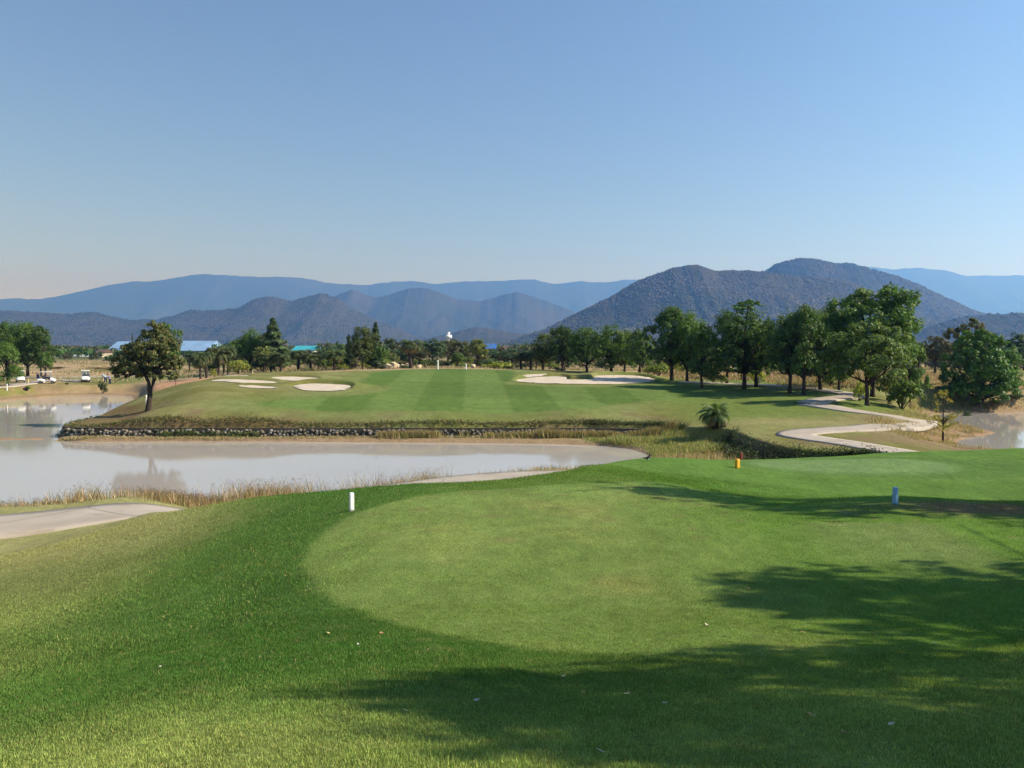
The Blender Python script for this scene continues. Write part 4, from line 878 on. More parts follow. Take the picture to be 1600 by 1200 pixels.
wall = thing('retaining_wall', 'low wall of rough grey field stones along the far shore of the pond', 'wall', (wl[0][0], wl[0][1], 0))
rs = np.random.RandomState(21); wo_ = np.array([wl[0][0], wl[0][1], 0.])
# backing course of mortar and earth
bv, bf = [], []
for k in range(0, len(wl)):
    x, y = wl[k]; bv += [(x - wo_[0], y + .12 - wo_[1], -.1), (x - wo_[0], y + .20 - wo_[1], .86), (x - wo_[0], y + .6 - wo_[1], .86)]
for k in range(len(wl) - 1): bf += [(3 * k, 3 * k + 3, 3 * k + 4, 3 * k + 1), (3 * k + 1, 3 * k + 4, 3 * k + 5, 3 * k + 2)]
M['earth'] = mat_plain('wall_mortar', (.085, .075, .055), .95, .05, .4, 5)
link('wall_backing', new_mesh('wall_backing', bv, bf, False, M['earth']), wall)
cnt = 0; extra = []
for row in range(3):
    s = rs.uniform(0, .3)
    while s < TL - .2:
        wdt = rs.choice([.22, .3, .38, .5, .7], p=[.2, .3, .25, .17, .08]); x = np.interp(s + wdt / 2, L, wl[:, 0]); y = np.interp(s + wdt / 2, L, wl[:, 1]); z = .20 + row * .21 + rs.uniform(-.09, .09)
        sc = (wdt * 1.08, rs.uniform(.26, .36), rs.uniform(.18, .36)); lo = (x - wo_[0], y - wo_[1] - .02 + row * .05, z); ro = (rs.uniform(-.6, .6), rs.uniform(-.6, .6), rs.uniform(-3, 3)); ms = rs.randint(6)
        if rs.rand() < .07: s += wdt; continue
        if cnt < 298: link('stone', ROCK[ms], wall, lo, ro, sc); cnt += 1
        else: extra.append((lo, ro, sc, ms))
        s += wdt * .97
if extra:
    EV, EF = [], []
    for lo, ro, sc, ms in extra:
        mt = Matrix.LocRotScale(Vector(lo), __import__('mathutils').Euler(ro), Vector(sc)); o = len(EV)
        EV += [tuple(mt @ v_.co) for v_ in ROCK[ms].vertices]; EF += [tuple(o + q for q in f.vertices) for f in ROCK[ms].polygons]
    tag(link('rubble_stone', new_mesh('rubble_stone', EV, EF, False, stone_m[1]), wall), kind='stuff')

# ------------------------------------------------------------------ grasses
def blades(name, P, h, rs, col, var=.3, w=.012, per=7, spread=.12, lean=.35, heads=0., label=None, cat=None, headcol=(.12, .08, .05)):
    n = len(P) * per; B = np.repeat(P, per, 0) + np.c_[rs.normal(size=(n, 2)) * spread, np.zeros(n)]; H = np.repeat(h, per) * rs.uniform(.55, 1.15, n)
    a = rs.rand(n) * 6.28; l = lean * rs.uniform(.2, 1.2, n); dv = np.stack([np.cos(a) * l, np.sin(a) * l, np.ones(n)], 1) * H[:, None]
    b = rs.rand(n) * 3.14; sv_ = np.stack([np.cos(b), np.sin(b), 0 * b], 1) * (w * rs.uniform(.6, 1.4, n))[:, None]
    mid = B + dv * [.4, .4, .55]; tip = B + dv
    V = np.stack([B - sv_, B + sv_, mid + sv_ * .8, mid - sv_ * .8, tip], 1).reshape(-1, 3)
    o = np.arange(n)[:, None] * 5; Fs = np.vstack([o + [0, 1, 2], o + [0, 2, 3], o + [3, 2, 4]])
    c = np.array(col); c = c[rs.randint(0, len(c), n)] if c.ndim == 2 else np.tile(c, (n, 1)); c = c * rs.uniform(1 - var, 1 + var, n)[:, None]; C_ = np.repeat(c, 5, 0)
    if heads > 0:
        k = np.where(rs.rand(n) < heads)[0]; T_ = tip[k]; m = len(k); off = len(V)
        R4 = 5; HP = (np.repeat(T_, R4, 0) + rs.normal(size=(m * R4, 3)) * [.03, .03, .035]); s_ = .022
        u = rs.normal(size=(m * R4, 3)); u /= np.linalg.norm(u, axis=1, keepdims=True); v_ = np.cross(u, [0, 0, 1.]); 
        V2 = np.stack([HP - u * s_, HP + v_ * s_, HP + u * s_], 1).reshape(-1, 3); V = np.vstack([V, V2]); Fs = np.vstack([Fs, off + np.arange(m * R4 * 3).reshape(-1, 3)]); C_ = np.vstack([C_, np.tile(headcol, (m * R4 * 3, 1)) * rs.uniform(.6, 1.4, m * R4 * 3)[:, None]])
    return tag(link(name, new_mesh(name, V, Fs, False, M['blade'], np.clip(C_, 0, 1))), label, cat, kind='stuff')
TAN = [(.34, .24, .14), (.27, .16, .095), (.22, .17, .08), (.42, .33, .20), (.16, .15, .06)]
rs = np.random.RandomState(33)
# near shore: tall dry stalks with seed heads between the path and the water
nsh = smooth_poly([(-17.5,24.2),(-14.5,24.6),(-12,25.2),(-9.7,26.8),(-7.2,29.6),(-5.4,31.6),(-3.6,33.4)], 30, False)
k = rs.randint(0, len(nsh), 2600); dens = fbm(k / 14., k * 0., 3); keep = rs.rand(2600) < (ss(.36, .56, dens) * .95 + .08) * ss(8, 44, k + 0.); k = k[keep]
P = nsh[k] + rs.normal(size=(len(k), 2)) * [.5, .45]; hgt = (.22 + .85 * ss(.35, .75, fbm(k / 11. + 4, k * 0. + 2, 3))) * ss(10, 75, k + 0.) * (1 - .3 * ss(150, 190, k + 0.))
blades('dry_reeds', np.c_[P, height(P[:, 0], P[:, 1]) - .03], hgt + .14, rs, TAN, .35, .008, 10, .20, .5, .45, 'tall dry tan reeds with dark seed heads along the near shore', 'reeds')
k = rs.rand(5000); X = -22 + 28 * k; Yb = np.interp(X, [-22,-14,-9,-5,0,6], [26.2,26.8,29,32.3,36.2,39.5]); P = np.c_[X, Yb + rs.normal(size=5000) * 1.0]
blades('dry_grass', np.c_[P, height(P[:, 0], P[:, 1]) - .02], np.where((X > -6) & (X < 4), .30, .17), rs, TAN + [(.14, .15, .05)], .3, .008, 6, .12, .6, 0, 'short dry grass on the bank below the near cart path', 'grass')
# far shelf at the foot of the wall
n = 2600; X = rs.uniform(-10, 12.5, n); P = np.c_[X, 61.3 - .25 * np.abs(rs.normal(size=n))]; m = rs.rand(n) < ss(.35, .55, fbm(X * .25, X * 0, 3)) + .3 * (X > -2) ; P = P[m]
blades('shore_reeds', np.c_[P, height(P[:, 0], P[:, 1])], .34 + .55 * fbm(P[:, 0] * .5, P[:, 1] * 0, 3), rs, [(.26, .17, .10), (.30, .22, .12), (.15, .15, .05), (.12, .13, .04)], .35, .018, 8, .16, .5, .2, 'brown and green reeds growing at the foot of the stone wall', 'reeds', (.16, .10, .07))
n = 2600; X = rs.uniform(-35, 2, n); P = np.c_[X, 61.2 - .2 * np.abs(rs.normal(size=n))]; m = rs.rand(n) < .25 + ss(.5, .6, fbm(X * .3 + 8, X * 0, 3)); P = P[m]
blades('shore_reeds', np.c_[P, height(P[:, 0], P[:, 1])], np.full(len(P), .16) * rs.uniform(.5, 1.3, len(P)), rs, [(.32, .25, .15), (.25, .18, .10), (.16, .16, .06)], .35, .016, 8, .2, .5, .0, 'sparse brown grass tufts at the left foot of the stone wall', 'reeds')
# low marshy corner between the pond and the ditch
n = 3600; P = np.c_[rs.uniform(5.5, 15, n), rs.uniform(50, 61, n)]; z = height(P[:, 0], P[:, 1]); m = (z < .75) & (z > .05) & (sdist(P[:, 0], P[:, 1], POND) < -.3); P = P[m]; z = z[m]
blades('marsh_grass', np.c_[P, z - .02], .18 + .4 * ss(.4, .7, fbm(P[:, 0] * .4, P[:, 1] * .4, 3)), rs, [(.20, .21, .07), (.15, .19, .05), (.30, .24, .12)], .3, .016, 7, .2, .5, 0, 'yellow-green marsh grass at the right end of the pond', 'grass')
n = 1500; P = np.c_[rs.uniform(9, 19, n), rs.uniform(36, 50, n)]; z = height(P[:, 0], P[:, 1]); m = (z < .9) & (z > .1) & (sdist(P[:, 0], P[:, 1], POND) < -.3); P = P[m]; z = z[m]
blades('dry_grass', np.c_[P, z - .02], np.full(len(P), .35), rs, TAN, .3, .012, 7, .15, .4, 0, 'pale dry grass in front of the dark ditch bank', 'grass')
n = 5000; P = np.c_[rs.uniform(22, 44, n), rs.uniform(48, 72, n)]; z = height(P[:, 0], P[:, 1]); d_ = sdist(P[:, 0], P[:, 1], POND2); m = (d_ < -.3) & (d_ > -6) & (fbm(P[:, 0] * .5, P[:, 1] * .5, 3) > .45); P = P[m]; z = z[m]
blades('dry_grass', np.c_[P, z - .02], .12 + .3 * rs.rand(len(P)), rs, [(.30, .22, .13), (.22, .15, .08), (.16, .15, .06)], .3, .014, 7, .18, .6, 0, 'dry brown grass on the bare bank of the right pond', 'grass')
# dark leafy growth on the ditch bank and over the wall
def creeper(pts, n, seed, wd, zo, label, col=(.045, .065, .020), leaf=.09, alt=OLIVE):
    rs = np.random.RandomState(seed); Q = smooth_poly(pts, 12, False); k = rs.randint(0, len(Q) - 1, n); t_ = rs.rand(n)[:, None]; P = Q[k] * (1 - t_) + Q[k + 1] * t_ + rs.normal(size=(n, 2)) * wd
    z = height(P[:, 0], P[:, 1]) + np.abs(rs.normal(size=n)) * zo * (.4 + 1.2 * fbm(P[:, 0] * .8, P[:, 1] * .8, 3))
    tag(link('creeping_growth', leaf_mesh('creeping_growth', np.c_[P, z], rs.normal(size=(n, 3)) + [0, -.2, .8], leaf, leaf_cols(n, rs, col, .4, alt, .3), rs)), label, 'ground cover', kind='stuff')
creeper([(14.0,54.2),(13.7,49.5),(14.4,46),(16.2,43.2),(18.4,41.6)], 26000, 41, .42, .16, 'dark leafy growth hanging on the ditch bank', (.022, .034, .012), .06)
creeper([(6,62.6),(9,62.4),(11.8,61.6),(12.6,60)], 7000, 42, .35, .12, 'dark leafy growth over the right end of the stone wall', (.035, .05, .018), .05)
creeper([(-35.6,64.1),(-30,62.9),(-20,62.7),(-10,62.6),(0,62.8),(7,62.8)], 12000, 43, .30, .07, 'weedy growth creeping over the top of the stone wall', (.070, .080, .025), .07, (.16, .11, .06))
creeper([(-27,61.7),(-24,61.6),(-19.5,61.6)], 3500, 45, .12, .22, 'green weeds hanging over the stones near the left end of the wall', (.06, .08, .025), .07)
creeper([(-36,64.5),(-38.5,70),(-40.5,78),(-42,86),(-45,95)], 4000, 44, .5, .10, 'weeds along the left point of the island', (.075, .085, .028), .08, (.18, .13, .07))
# scattered brush of the dry fields
n = 16000; A_ = rs.uniform(-.70, .70, n); D_ = rs.uniform(100, 260, n); P = np.c_[D_ * np.tan(A_), D_]; P = P[(sdist(P[:, 0], P[:, 1], FAIR) < -6) & (sdist(P[:, 0], P[:, 1], CUT) < -3) & ((P[:, 1] > 128) | (P[:, 0] > 22))]
m = fbm(P[:, 0] * .08, P[:, 1] * .12, 3) > .47; P = P[m]; z = height(P[:, 0], P[:, 1])
blades('field_brush', np.c_[P, z], np.full(len(P), .42) * rs.uniform(.4, 1.5, len(P)), rs, [(.31, .23, .15), (.24, .17, .12), (.15, .15, .06), (.20, .14, .08)], .3, .05, 7, .45, .6, 0, 'dry tan brush scattered over the fields behind the fairway', 'brush')
n = 9000; P = np.c_[rs.uniform(18, 62, n), rs.uniform(50, 125, n)]; P = P[(sdist(P[:, 0], P[:, 1], POND2) < -1.0)]; pq = P
m = ((P[:, 0] > 30) & (P[:, 1] > 84)) | ((P[:, 1] > 96) & (P[:, 0] > 20)); P = P[m]; z = height(P[:, 0], P[:, 1])
blades('field_brush', np.c_[P, z], .15 + .28 * rs.rand(len(P)), rs, [(.33, .23, .15), (.28, .17, .11), (.17, .14, .07)], .3, .035, 7, .35, .6, 0, 'dry reddish brush under and behind the right-hand trees', 'brush')

# turf blades near the viewer: geometry nodes put one small tuft on each point
def tuft(seed, nb, h, w, sp):
    rs = np.random.RandomState(seed); V, Fc = [], []
    for k in range(nb):
        x, y = rs.normal(size=2) * sp; a = rs.rand() * 6.28; hh = h * rs.uniform(.6, 1.2); l = rs.uniform(.1, .8) * hh; dx, dy = math.cos(a) * l, math.sin(a) * l; b = rs.rand() * 6.28; wx, wy = math.cos(b) * w, math.sin(b) * w
        o = len(V); V += [(x - wx, y - wy, -.004), (x + wx, y + wy, -.004), (x + dx, y + dy, hh)]; Fc.append((o, o + 1, o + 2))
    return V, Fc
t = NT('turf_blades'); c = t.tintc('INSTANCER'); r_ = t.noise(90, 2, t.pos()); c = t.scale(c, t.ramp(r_, .3, .7, .7, 1.45))
b_ = t.bsdf(c, .8, .05); tr_ = t.n('ShaderNodeBsdfTranslucent'); t.l(t.mix(1.0, c, (1.1, 1.1, .5), 'MULTIPLY'), tr_.inputs['Color']); ms_ = t.n('ShaderNodeMixShader'); ms_.inputs[0].default_value = .25
t.l(b_.outputs[0], ms_.inputs[1]); t.l(tr_.outputs[0], ms_.inputs[2]); t.l(ms_.outputs[0], t.out.inputs['Surface']); M['turf_blade'] = t.m
def turf(name, n, r0, r1, h, w, sp, nb, seed, label):
    rs = np.random.RandomState(seed); a = rs.uniform(-.66, .66, n); r = np.exp(rs.uniform(math.log(r0), math.log(r1), n)) if r1 > 9 else np.sqrt(rs.uniform(r0 ** 2, r1 ** 2, n))
    X, Y = r * np.sin(a), r * np.cos(a); Z = h_nob(X, Y); col = turf_colour(X, Y, Z); ti = ss(-.05, .05, sdist(X, Y, TEE)); S = (1.0 - .28 * ti) * rs.uniform(.4, 1.45, n) * (.7 + .7 * fbm(X * 3, Y * 3, 3)) * (1 + (r / 14) * .5)
    me = bpy.data.meshes.new(name); me.vertices.add(n); me.vertices.foreach_set('co', np.c_[X, Y, Z].astype(np.float32).ravel())
    at = me.attributes.new('tint', 'FLOAT_COLOR', 'POINT'); cc = np.ones((n, 4), np.float32); dry_ = (rs.rand(n) < .07)[:, None]; col = np.where(dry_, col * .4 + np.array([.22, .17, .08]), col); cc[:, :3] = np.clip(col * 1.12 * rs.uniform(.55, 1.6, n)[:, None], 0, 1); at.data.foreach_set('color', cc.ravel())
    at = me.attributes.new('size', 'FLOAT', 'POINT'); at.data.foreach_set('value', S.astype(np.float32))
    at = me.attributes.new('turn', 'FLOAT_VECTOR', 'POINT'); tv = np.zeros((n, 3), np.float32); tv[:, 2] = rs.rand(n) * 6.28; at.data.foreach_set('vector', tv.ravel())
    o = tag(link(name, me), label, 'grass', kind='stuff')
    tm = new_mesh('grass_tuft', *tuft(seed, nb, h, w, sp), False, M['turf_blade'])
    g = bpy.data.node_groups.new(name, 'GeometryNodeTree'); g.interface.new_socket('Geometry', in_out='INPUT', socket_type='NodeSocketGeometry'); g.interface.new_socket('Geometry', in_out='OUTPUT', socket_type='NodeSocketGeometry')
    gi = g.nodes.new('NodeGroupInput'); go = g.nodes.new('NodeGroupOutput'); ip = g.nodes.new('GeometryNodeInstanceOnPoints')
    mt = bpy.data.objects.new('grass_tuft_source', tm)
    oi = g.nodes.new('GeometryNodeObjectInfo'); oi.inputs['Object'].default_value = mt; oi.inputs['As Instance'].default_value = True
    def na(nm, typ):
        q = g.nodes.new('GeometryNodeInputNamedAttribute'); q.data_type = typ; q.inputs['Name'].default_value = nm; return q.outputs['Attribute']
    g.links.new(gi.outputs[0], ip.inputs['Points']); g.links.new(oi.outputs['Geometry'], ip.inputs['Instance']); g.links.new(na('size', 'FLOAT'), ip.inputs['Scale']); g.links.new(na('turn', 'FLOAT_VECTOR'), ip.inputs['Rotation']); g.links.new(ip.outputs[0], go.inputs[0])
    md = o.modifiers.new('turf', 'NODES'); md.node_group = g
turf('grass', 120000, 2.9, 7.0, .0095, .0014, .02, 12, 61, 'short mown grass of the tee in the foreground')
turf('grass', 150000, 7.0, 20.0, .008, .0020, .05, 12, 62, 'short mown grass of the tee farther from the viewer')

SHADE = [broad_mesh(170 + k, make_clumps(270 + k, .42, .28, .93, 15, .16, .3, .4), .25, 5600, .018, GREEN) for k in range(3)]
# ------------------------------------------------------------------ trees that stand out of the picture at the right and shade the tee
G7 = 'trees standing right of the tee'
for k, (x, y, h_, w, lab) in enumerate([(9.8, 2.8, 7.6, 2.6, 'feathery tree right of the viewer'), (9.4, 3.8, 7.6, 3.4, 'feathery tree right of the tee nearest the viewer'), (11.6, 3.0, 7.6, 2.6, 'slender feathery tree beside the nearest one right of the tee'), (13.1, 6.6, 7.8, 4.6, 'feathery tree right of the middle of the tee'), (13.4, 12.3, 8.4, 4.6, 'tall feathery tree right of the blue tee marker'), (16.5, 11.2, 7.6, 4.4, 'second feathery tree right of the blue tee marker'), (30.5, 26.8, 9.5, 7.0, 'tall leafy tree right of the forward tee')]):
    e = thing('shade_tree', lab, 'tree', (x, y, gz(x, y) - .05), k * 1.3, G7, (w / .82, w / .82, h_))
    for nme, m in zip(('trunk', 'crown'), SHADE[k % 3]): link(nme, m, e)

# ------------------------------------------------------------------ small made things
def box(x0, y0, z0, x1, y1, z1):
    v_ = [(x0,y0,z0),(x1,y0,z0),(x1,y1,z0),(x0,y1,z0),(x0,y0,z1),(x1,y0,z1),(x1,y1,z1),(x0,y1,z1)]
    return v_, [(3,2,1,0),(4,5,6,7),(0,1,5,4),(1,2,6,5),(2,3,7,6),(3,0,4,7)]
def mk(name, parts, mat, parent=None, bevel=0, smooth=False, loc=None):
    v_, f_ = joinm(parts) if isinstance(parts, list) else parts
    o = link(name, new_mesh(name, v_, f_, smooth, mat), parent, loc)
    if bevel: b = o.modifiers.new('edge', 'BEVEL'); b.width = bevel; b.segments = 2; b.limit_method = 'ANGLE'
    return o
def lathe(prof, n=16):
    V, Fc = [], []
    for r, z in prof:
        for k in range(n): a = 2 * math.pi * k / n; V.append((r * math.cos(a), r * math.sin(a), z))
    for i in range(len(prof) - 1):
        for k in range(n): Fc.append((i * n + k, i * n + (k + 1) % n, (i + 1) * n + (k + 1) % n, (i + 1) * n + k))
    Fc.append(tuple(range(n))[::-1]); Fc.append(tuple((len(prof) - 1) * n + k for k in range(n)))
    return V, Fc
def marker(px, py, h, w, col, label):
    q = hit(px, py) if py else np.array([*at_d(px, 25.2), gz(*at_d(px, 25.2))]); e = thing('tee_marker', label, 'tee marker', tuple(q), .55, 'tee markers')
    m = mat_plain('marker_paint', col, .45, .4, .12, 30)
    mk('post', box(-w/2, -w/2, -.05, w/2, w/2, h - .015), m, e, .006)
    mk('cap', box(-w*.46, -w*.46, h - .015, w*.46, w*.46, h + .004), m, e, .004)
    mk('post_foot', box(-w*.56, -w*.56, -.03, w*.56, w*.56, .02), mat_plain('marker_base', tuple(v * .5 for v in col), .8, .1, .3, 30), e, .004)
marker(549.5, 798, .27, .062, (.80, .79, .80), 'white square tee marker on the left edge of the near tee')
marker(1398.5, 788, .25, .062, (.22, .42, .60), 'pale blue square tee marker on the right of the near tee')
marker(1152, 731, .24, .10, (.80, .42, .03), 'orange-yellow square tee marker on the forward tee')
q = hit(1160, 719); marker(1160, 0, .22, .07, (.20, .035, .02), 'dark red square tee marker behind the yellow one')
def stake(px, py, h, w, col, label, d=None):
    q = hit(px, py); e = thing('stake', label, 'stake', tuple(q), .2)
    mk('post', lathe([(w*.5, -.1), (w*.5, h*.94), (w*.35, h)], 10), mat_plain('stake_paint', col, .6, .3, .1, 10), e)
    mk('band', lathe([(w*.53, h*.70), (w*.53, h*.80)], 10), mat_plain('stake_band', tuple(v * .7 for v in col), .6, .3, .1, 10), e)
stake(228.5, 631, .85, .16, (.78, .76, .70), 'white post half hidden behind the forked pond tree')
stake(1187, 602, .95, .16, (.76, .77, .62), 'pale post at the edge of the fairway under the right-hand trees')
stake(11, 610, .95, .16, (.78, .76, .72), 'white post by the left pond under the bright green tree')
stake(44.5, 599, .75, .10, (.75, .70, .28), 'thin yellow-white stake between the first two golf carts')
stake(274.5, 604, .55, .10, (.35, .12, .07), 'short red stake on the red earth bank')
stake(684, 577, 1.3, .25, (.75, .74, .68), 'white post behind the fairway left of the dense low tree')
stake(728, 577, .8, .22, (.75, .74, .70), 'short white post behind the fairway right of the dense low tree')
# pale boulders behind the crest
for k, (px, d, s, lab) in enumerate([(607, 131, 1.0, 'leftmost pale boulder behind the fairway'), (616, 133, 1.4, 'largest pale boulder of the left pair behind the fairway'), (628, 130, .9, 'pale boulder left of the tallest palm'), (637, 133, 1.2, 'pale boulder behind the trunk of the tallest palm'), (655, 132, .8, 'small pale boulder right of the tallest palm'), (739, 131, .9, 'pale boulder right of the short white post')]):
    x, y = at_d(px, d); me = rock(70 + k, mat_plain('pale_boulder', (.44, .36, .24), .95, .1, .3, 2), 2); o = link('boulder', me, None, (x, y, gz(x, y) + .35 * s), (.1, .2, k), (1.3 * s, 1.0 * s, 1.0 * s)); tag(o, lab, 'boulder', 'boulders behind the fairway')
# fallen leaves on the near turf
lfm = []
for k, col in enumerate([(.42, .36, .16), (.30, .20, .08), (.50, .46, .36)]):
    lv = [(-.035,0,.006),(-.015,.014,.002),(.01,.016,.004),(.04,0,.014),(.01,-.015,.003),(-.015,-.012,.004),(0,0,.001)]; lf = [(0,6,1),(1,6,2),(2,6,3),(3,6,4),(4,6,5),(5,6,0)]
    lfm.append(new_mesh('fallen_leaf', lv, lf, False, mat_plain('fallen_leaf', col, .8, .1, .3, 60)))
rs = np.random.RandomState(91)
spots = [(775,797),(1052,1042),(1460,1008),(512,992),(596,992),(250,1045),(1392,1136),(1170,922),(878,885),(1010,852),(912,1085),(745,1098),(880,1060),(1255,991),(1104,979),(980,1088),(1268,1122),(940,1180),(635,1115),(1210,770),(560,1010),(670,1018),(1320,1150),(1040,1103),(410,950),(125,1065)]
for k, (a_, b_2) in enumerate(spots):
    q = hit(a_, b_2); o = link('fallen_leaf', lfm[(2 if k in (1, 2, 6) else k % 3)], None, (q[0], q[1], q[2] + .016), (rs.normal() * .3, rs.normal() * .3, rs.rand() * 6), (.45 + .3 * rs.rand(),) * 3)
    pos_ = 'at the far end of the near tee' if b_2 < 860 else ('in the middle of the near tee' if b_2 < 960 else ('along the near edge of the tee' if b_2 < 1030 else ('on the rough below the tee' if b_2 < 1095 else 'close to the viewer')))
    side_ = 'left' if a_ < 560 else ('centre' if a_ < 1000 else 'right'); lab_ = ('yellowish', 'brown', 'pale')[2 if k in (1, 2, 6) else k % 3] + ' fallen leaf ' + pos_ + ', ' + side_ + ' side'
    USED[lab_] = USED.get(lab_, 0) + 1; lab_ += ('', ', second one', ', third one')[min(USED[lab_], 3) - 1]
    tag(o, lab_, 'leaf', 'fallen leaves on the tee')
# bird on the silhouette of the mound
q = hit(1011, 722); e = thing('bird', 'small black and white bird standing on the grass by the pond end', 'bird', tuple(q), .4)
bw = mat_plain('bird_feathers', (.03, .03, .03), .8, .1, .3, 60)
bd = tube([(-.13,0,.13),(-.05,0,.11),(0,0,.105),(.05,0,.125),(.075,0,.165),(.095,0,.19),(.115,0,.19),(.15,0,.185)], [.008,.02,.042,.038,.020,.024,.016,.002], 10); mk('body', bd, bw, e, 0, True)
mk('breast', tube([(-.03,0,.088),(.02,0,.085),(.055,0,.105)], [.012,.034,.02], 8), M['white'], e, 0, True)
for s in (-.018, .018): mk('leg', tube([(0,s,-.01),(.004,s,.05),(0,s,.09)], [.004,.004,.005], 5), M['darkgrey'], e)

# ------------------------------------------------------------------ people
SKIN = mat_plain('skin', (.42, .26, .18), .6, .3, .08, 20)
def body(name, J, E, mats_, parent, smooth=2):
    """J: joint -> (x, y, z, radius); E: edges. one continuous skinned surface"""
    names = list(J); me = bpy.data.meshes.new(name); me.from_pydata([J[k][:3] for k in names], [(names.index(a), names.index(b)) for a, b in E], [])
    o = link(name, me, parent); sk = o.modifiers.new('skin', 'SKIN'); l = me.skin_vertices[0].data
    for i, k in enumerate(names): r = J[k][3]; l[i].radius = (r, r * (J[k][4] if len(J[k]) > 4 else 1))
    l[names.index('pelvis')].use_root = True
    sb = o.modifiers.new('sub', 'SUBSURF'); sb.levels = smooth; sb.render_levels = smooth; me.materials.append(mats_); return o
def person(label, loc, rz, pose, shirt, trousers, cap=None, group=None):
    e = thing('person', label, 'person', loc, rz, group); J = pose
    E = [('pelvis','spine'),('spine','chest'),('chest','neck'),('neck','head'),('head','crown')]
    for s in 'LR': E += [('pelvis','hip'+s),('hip'+s,'knee'+s),('knee'+s,'ankle'+s),('ankle'+s,'toe'+s),('chest','sh'+s),('sh'+s,'elb'+s),('elb'+s,'wr'+s),('wr'+s,'hand'+s)]
    body('body', J, E, SKIN, e)
    def cl(name, keys, ed, mat, grow): body(name, {k: (*J[k][:3], J[k][3] * grow) for k in keys}, ed, mat, e, 1)
    JJ = dict(J)
    def part(name, keys, ed, mat, grow, ends={}):
        D_ = {}
        for k in keys: D_[k] = (*J[k][:3], J[k][3] + grow)
        for k, (a, b, f) in ends.items(): A_, B_ = np.array(J[a]), np.array(J[b]); q_ = A_ * (1 - f) + B_ * f; D_[k] = (q_[0], q_[1], q_[2], q_[3] + grow)
        body(name, D_, ed, mat, e, 1)
    part('shirt', ['pelvis','spine','chest','shL','shR','elbL','elbR'], [('pelvis','spine'),('spine','chest'),('chest','shL'),('chest','shR'),('shL','elbL'),('shR','elbR')], shirt, .022)
    part('trousers', ['pelvis','hipL','hipR','kneeL','kneeR'], [('pelvis','hipL'),('pelvis','hipR'),('hipL','kneeL'),('hipR','kneeR'),('kneeL','endL'),('kneeR','endR')], trousers, .02, {'endL': ('kneeL','ankleL',.85), 'endR': ('kneeR','ankleR',.85)})
    hd = np.array(J['head'][:3])
    if cap is not None: mk('cap', [lathe([(.115, .02), (.112, .08), (.07, .125), (.01, .135)], 14), tube([(.05,0,.03),(.14,0,.035),(.20,0,.02)], [.06,.05,.03], 8)], cap, e, 0, True, tuple(hd + [0, 0, .02]))
    mk('nose', tube([(.10,0,.02),(.13,0,0),(.105,0,-.015)], [.008,.014,.01], 6), SKIN, e, 0, True, tuple(hd))
    return e
def stand_pose(bend=0., arm=0., step=.12):
    cb, sb_ = math.cos(bend), math.sin(bend); P = lambda x, y, l: (sb_ * l + x, y, .95 + cb * l)
    J = {'pelvis': (0,0,.95,.13), 'spine': (*P(0,0,.22),.125), 'chest': (*P(0,0,.42),.15), 'neck': (*P(.01,0,.56),.06), 'head': (*P(.04,0,.68),.095), 'crown': (*P(.04,0,.78),.075)}
    for s, y in (('L', 1), ('R', -1)):
        J['hip'+s] = (0, y*.10, .88, .095); J['knee'+s] = (.03 + step * y * .5, y*.11, .49, .065); J['ankle'+s] = (step * y, y*.12, .09, .042); J['toe'+s] = (step * y + .17, y*.13, .035, .035)
        a = P(0, y*.19, .48); J['sh'+s] = (*a, .062); el = (a[0] + .26 * math.sin(arm), y*.24, a[2] - .27 * math.cos(arm)); J['elb'+s] = (*el, .045); w_ = (el[0] + .24 * math.sin(arm + .5), y*.14, el[2] - .24 * math.cos(arm + .5)); J['wr'+s] = (*w_, .03); J['hand'+s] = (w_[0] + .09 * math.sin(arm + .6), y*.10, w_[2] - .10 * math.cos(arm + .6), .035)
    return J
def sit_pose():
    J = {'pelvis': (0,0,.08,.13), 'spine': (-.03,0,.28,.125), 'chest': (-.03,0,.47,.15), 'neck': (-.01,0,.62,.06), 'head': (.02,0,.74,.095), 'crown': (.02,0,.84,.075)}
    for s, y in (('L', 1), ('R', -1)):
        J['hip'+s] = (.04, y*.10, .07, .095); J['knee'+s] = (.45, y*.12, .12, .065); J['ankle'+s] = (.50, y*.12, -.30, .042); J['toe'+s] = (.66, y*.13, -.35, .035)
        J['sh'+s] = (-.02, y*.19, .52, .062); J['elb'+s] = (.14, y*.24, .30, .045); J['wr'+s] = (.38, y*.16, .38, .03); J['hand'+s] = (.46, y*.14, .40, .035)
    return J
cyan = mat_plain('light_blue_cloth', (.25, .48, .68), .8, .1, .1, 8); navy = mat_plain('navy_cloth', (.015, .03, .09), .85, .1, .2, 8); blue = mat_plain('blue_cloth', (.04, .12, .42), .8, .1, .1, 8); whitec = mat_plain('white_cloth', (.7, .72, .75), .8, .1, .05, 8)
q1 = hit(165, 599); person('golfer bending over in a light blue shirt and white cap beside the dark round bush', tuple(q1), 2.6, stand_pose(.95, .3), cyan, navy, whitec, 'golfers on the left bank')
q2 = hit(172, 602); person('golfer in a darker blue shirt and dark trousers standing by the left pond', tuple(q2), 3.5, stand_pose(.35, .5), blue, navy, navy, 'golfers on the left bank')
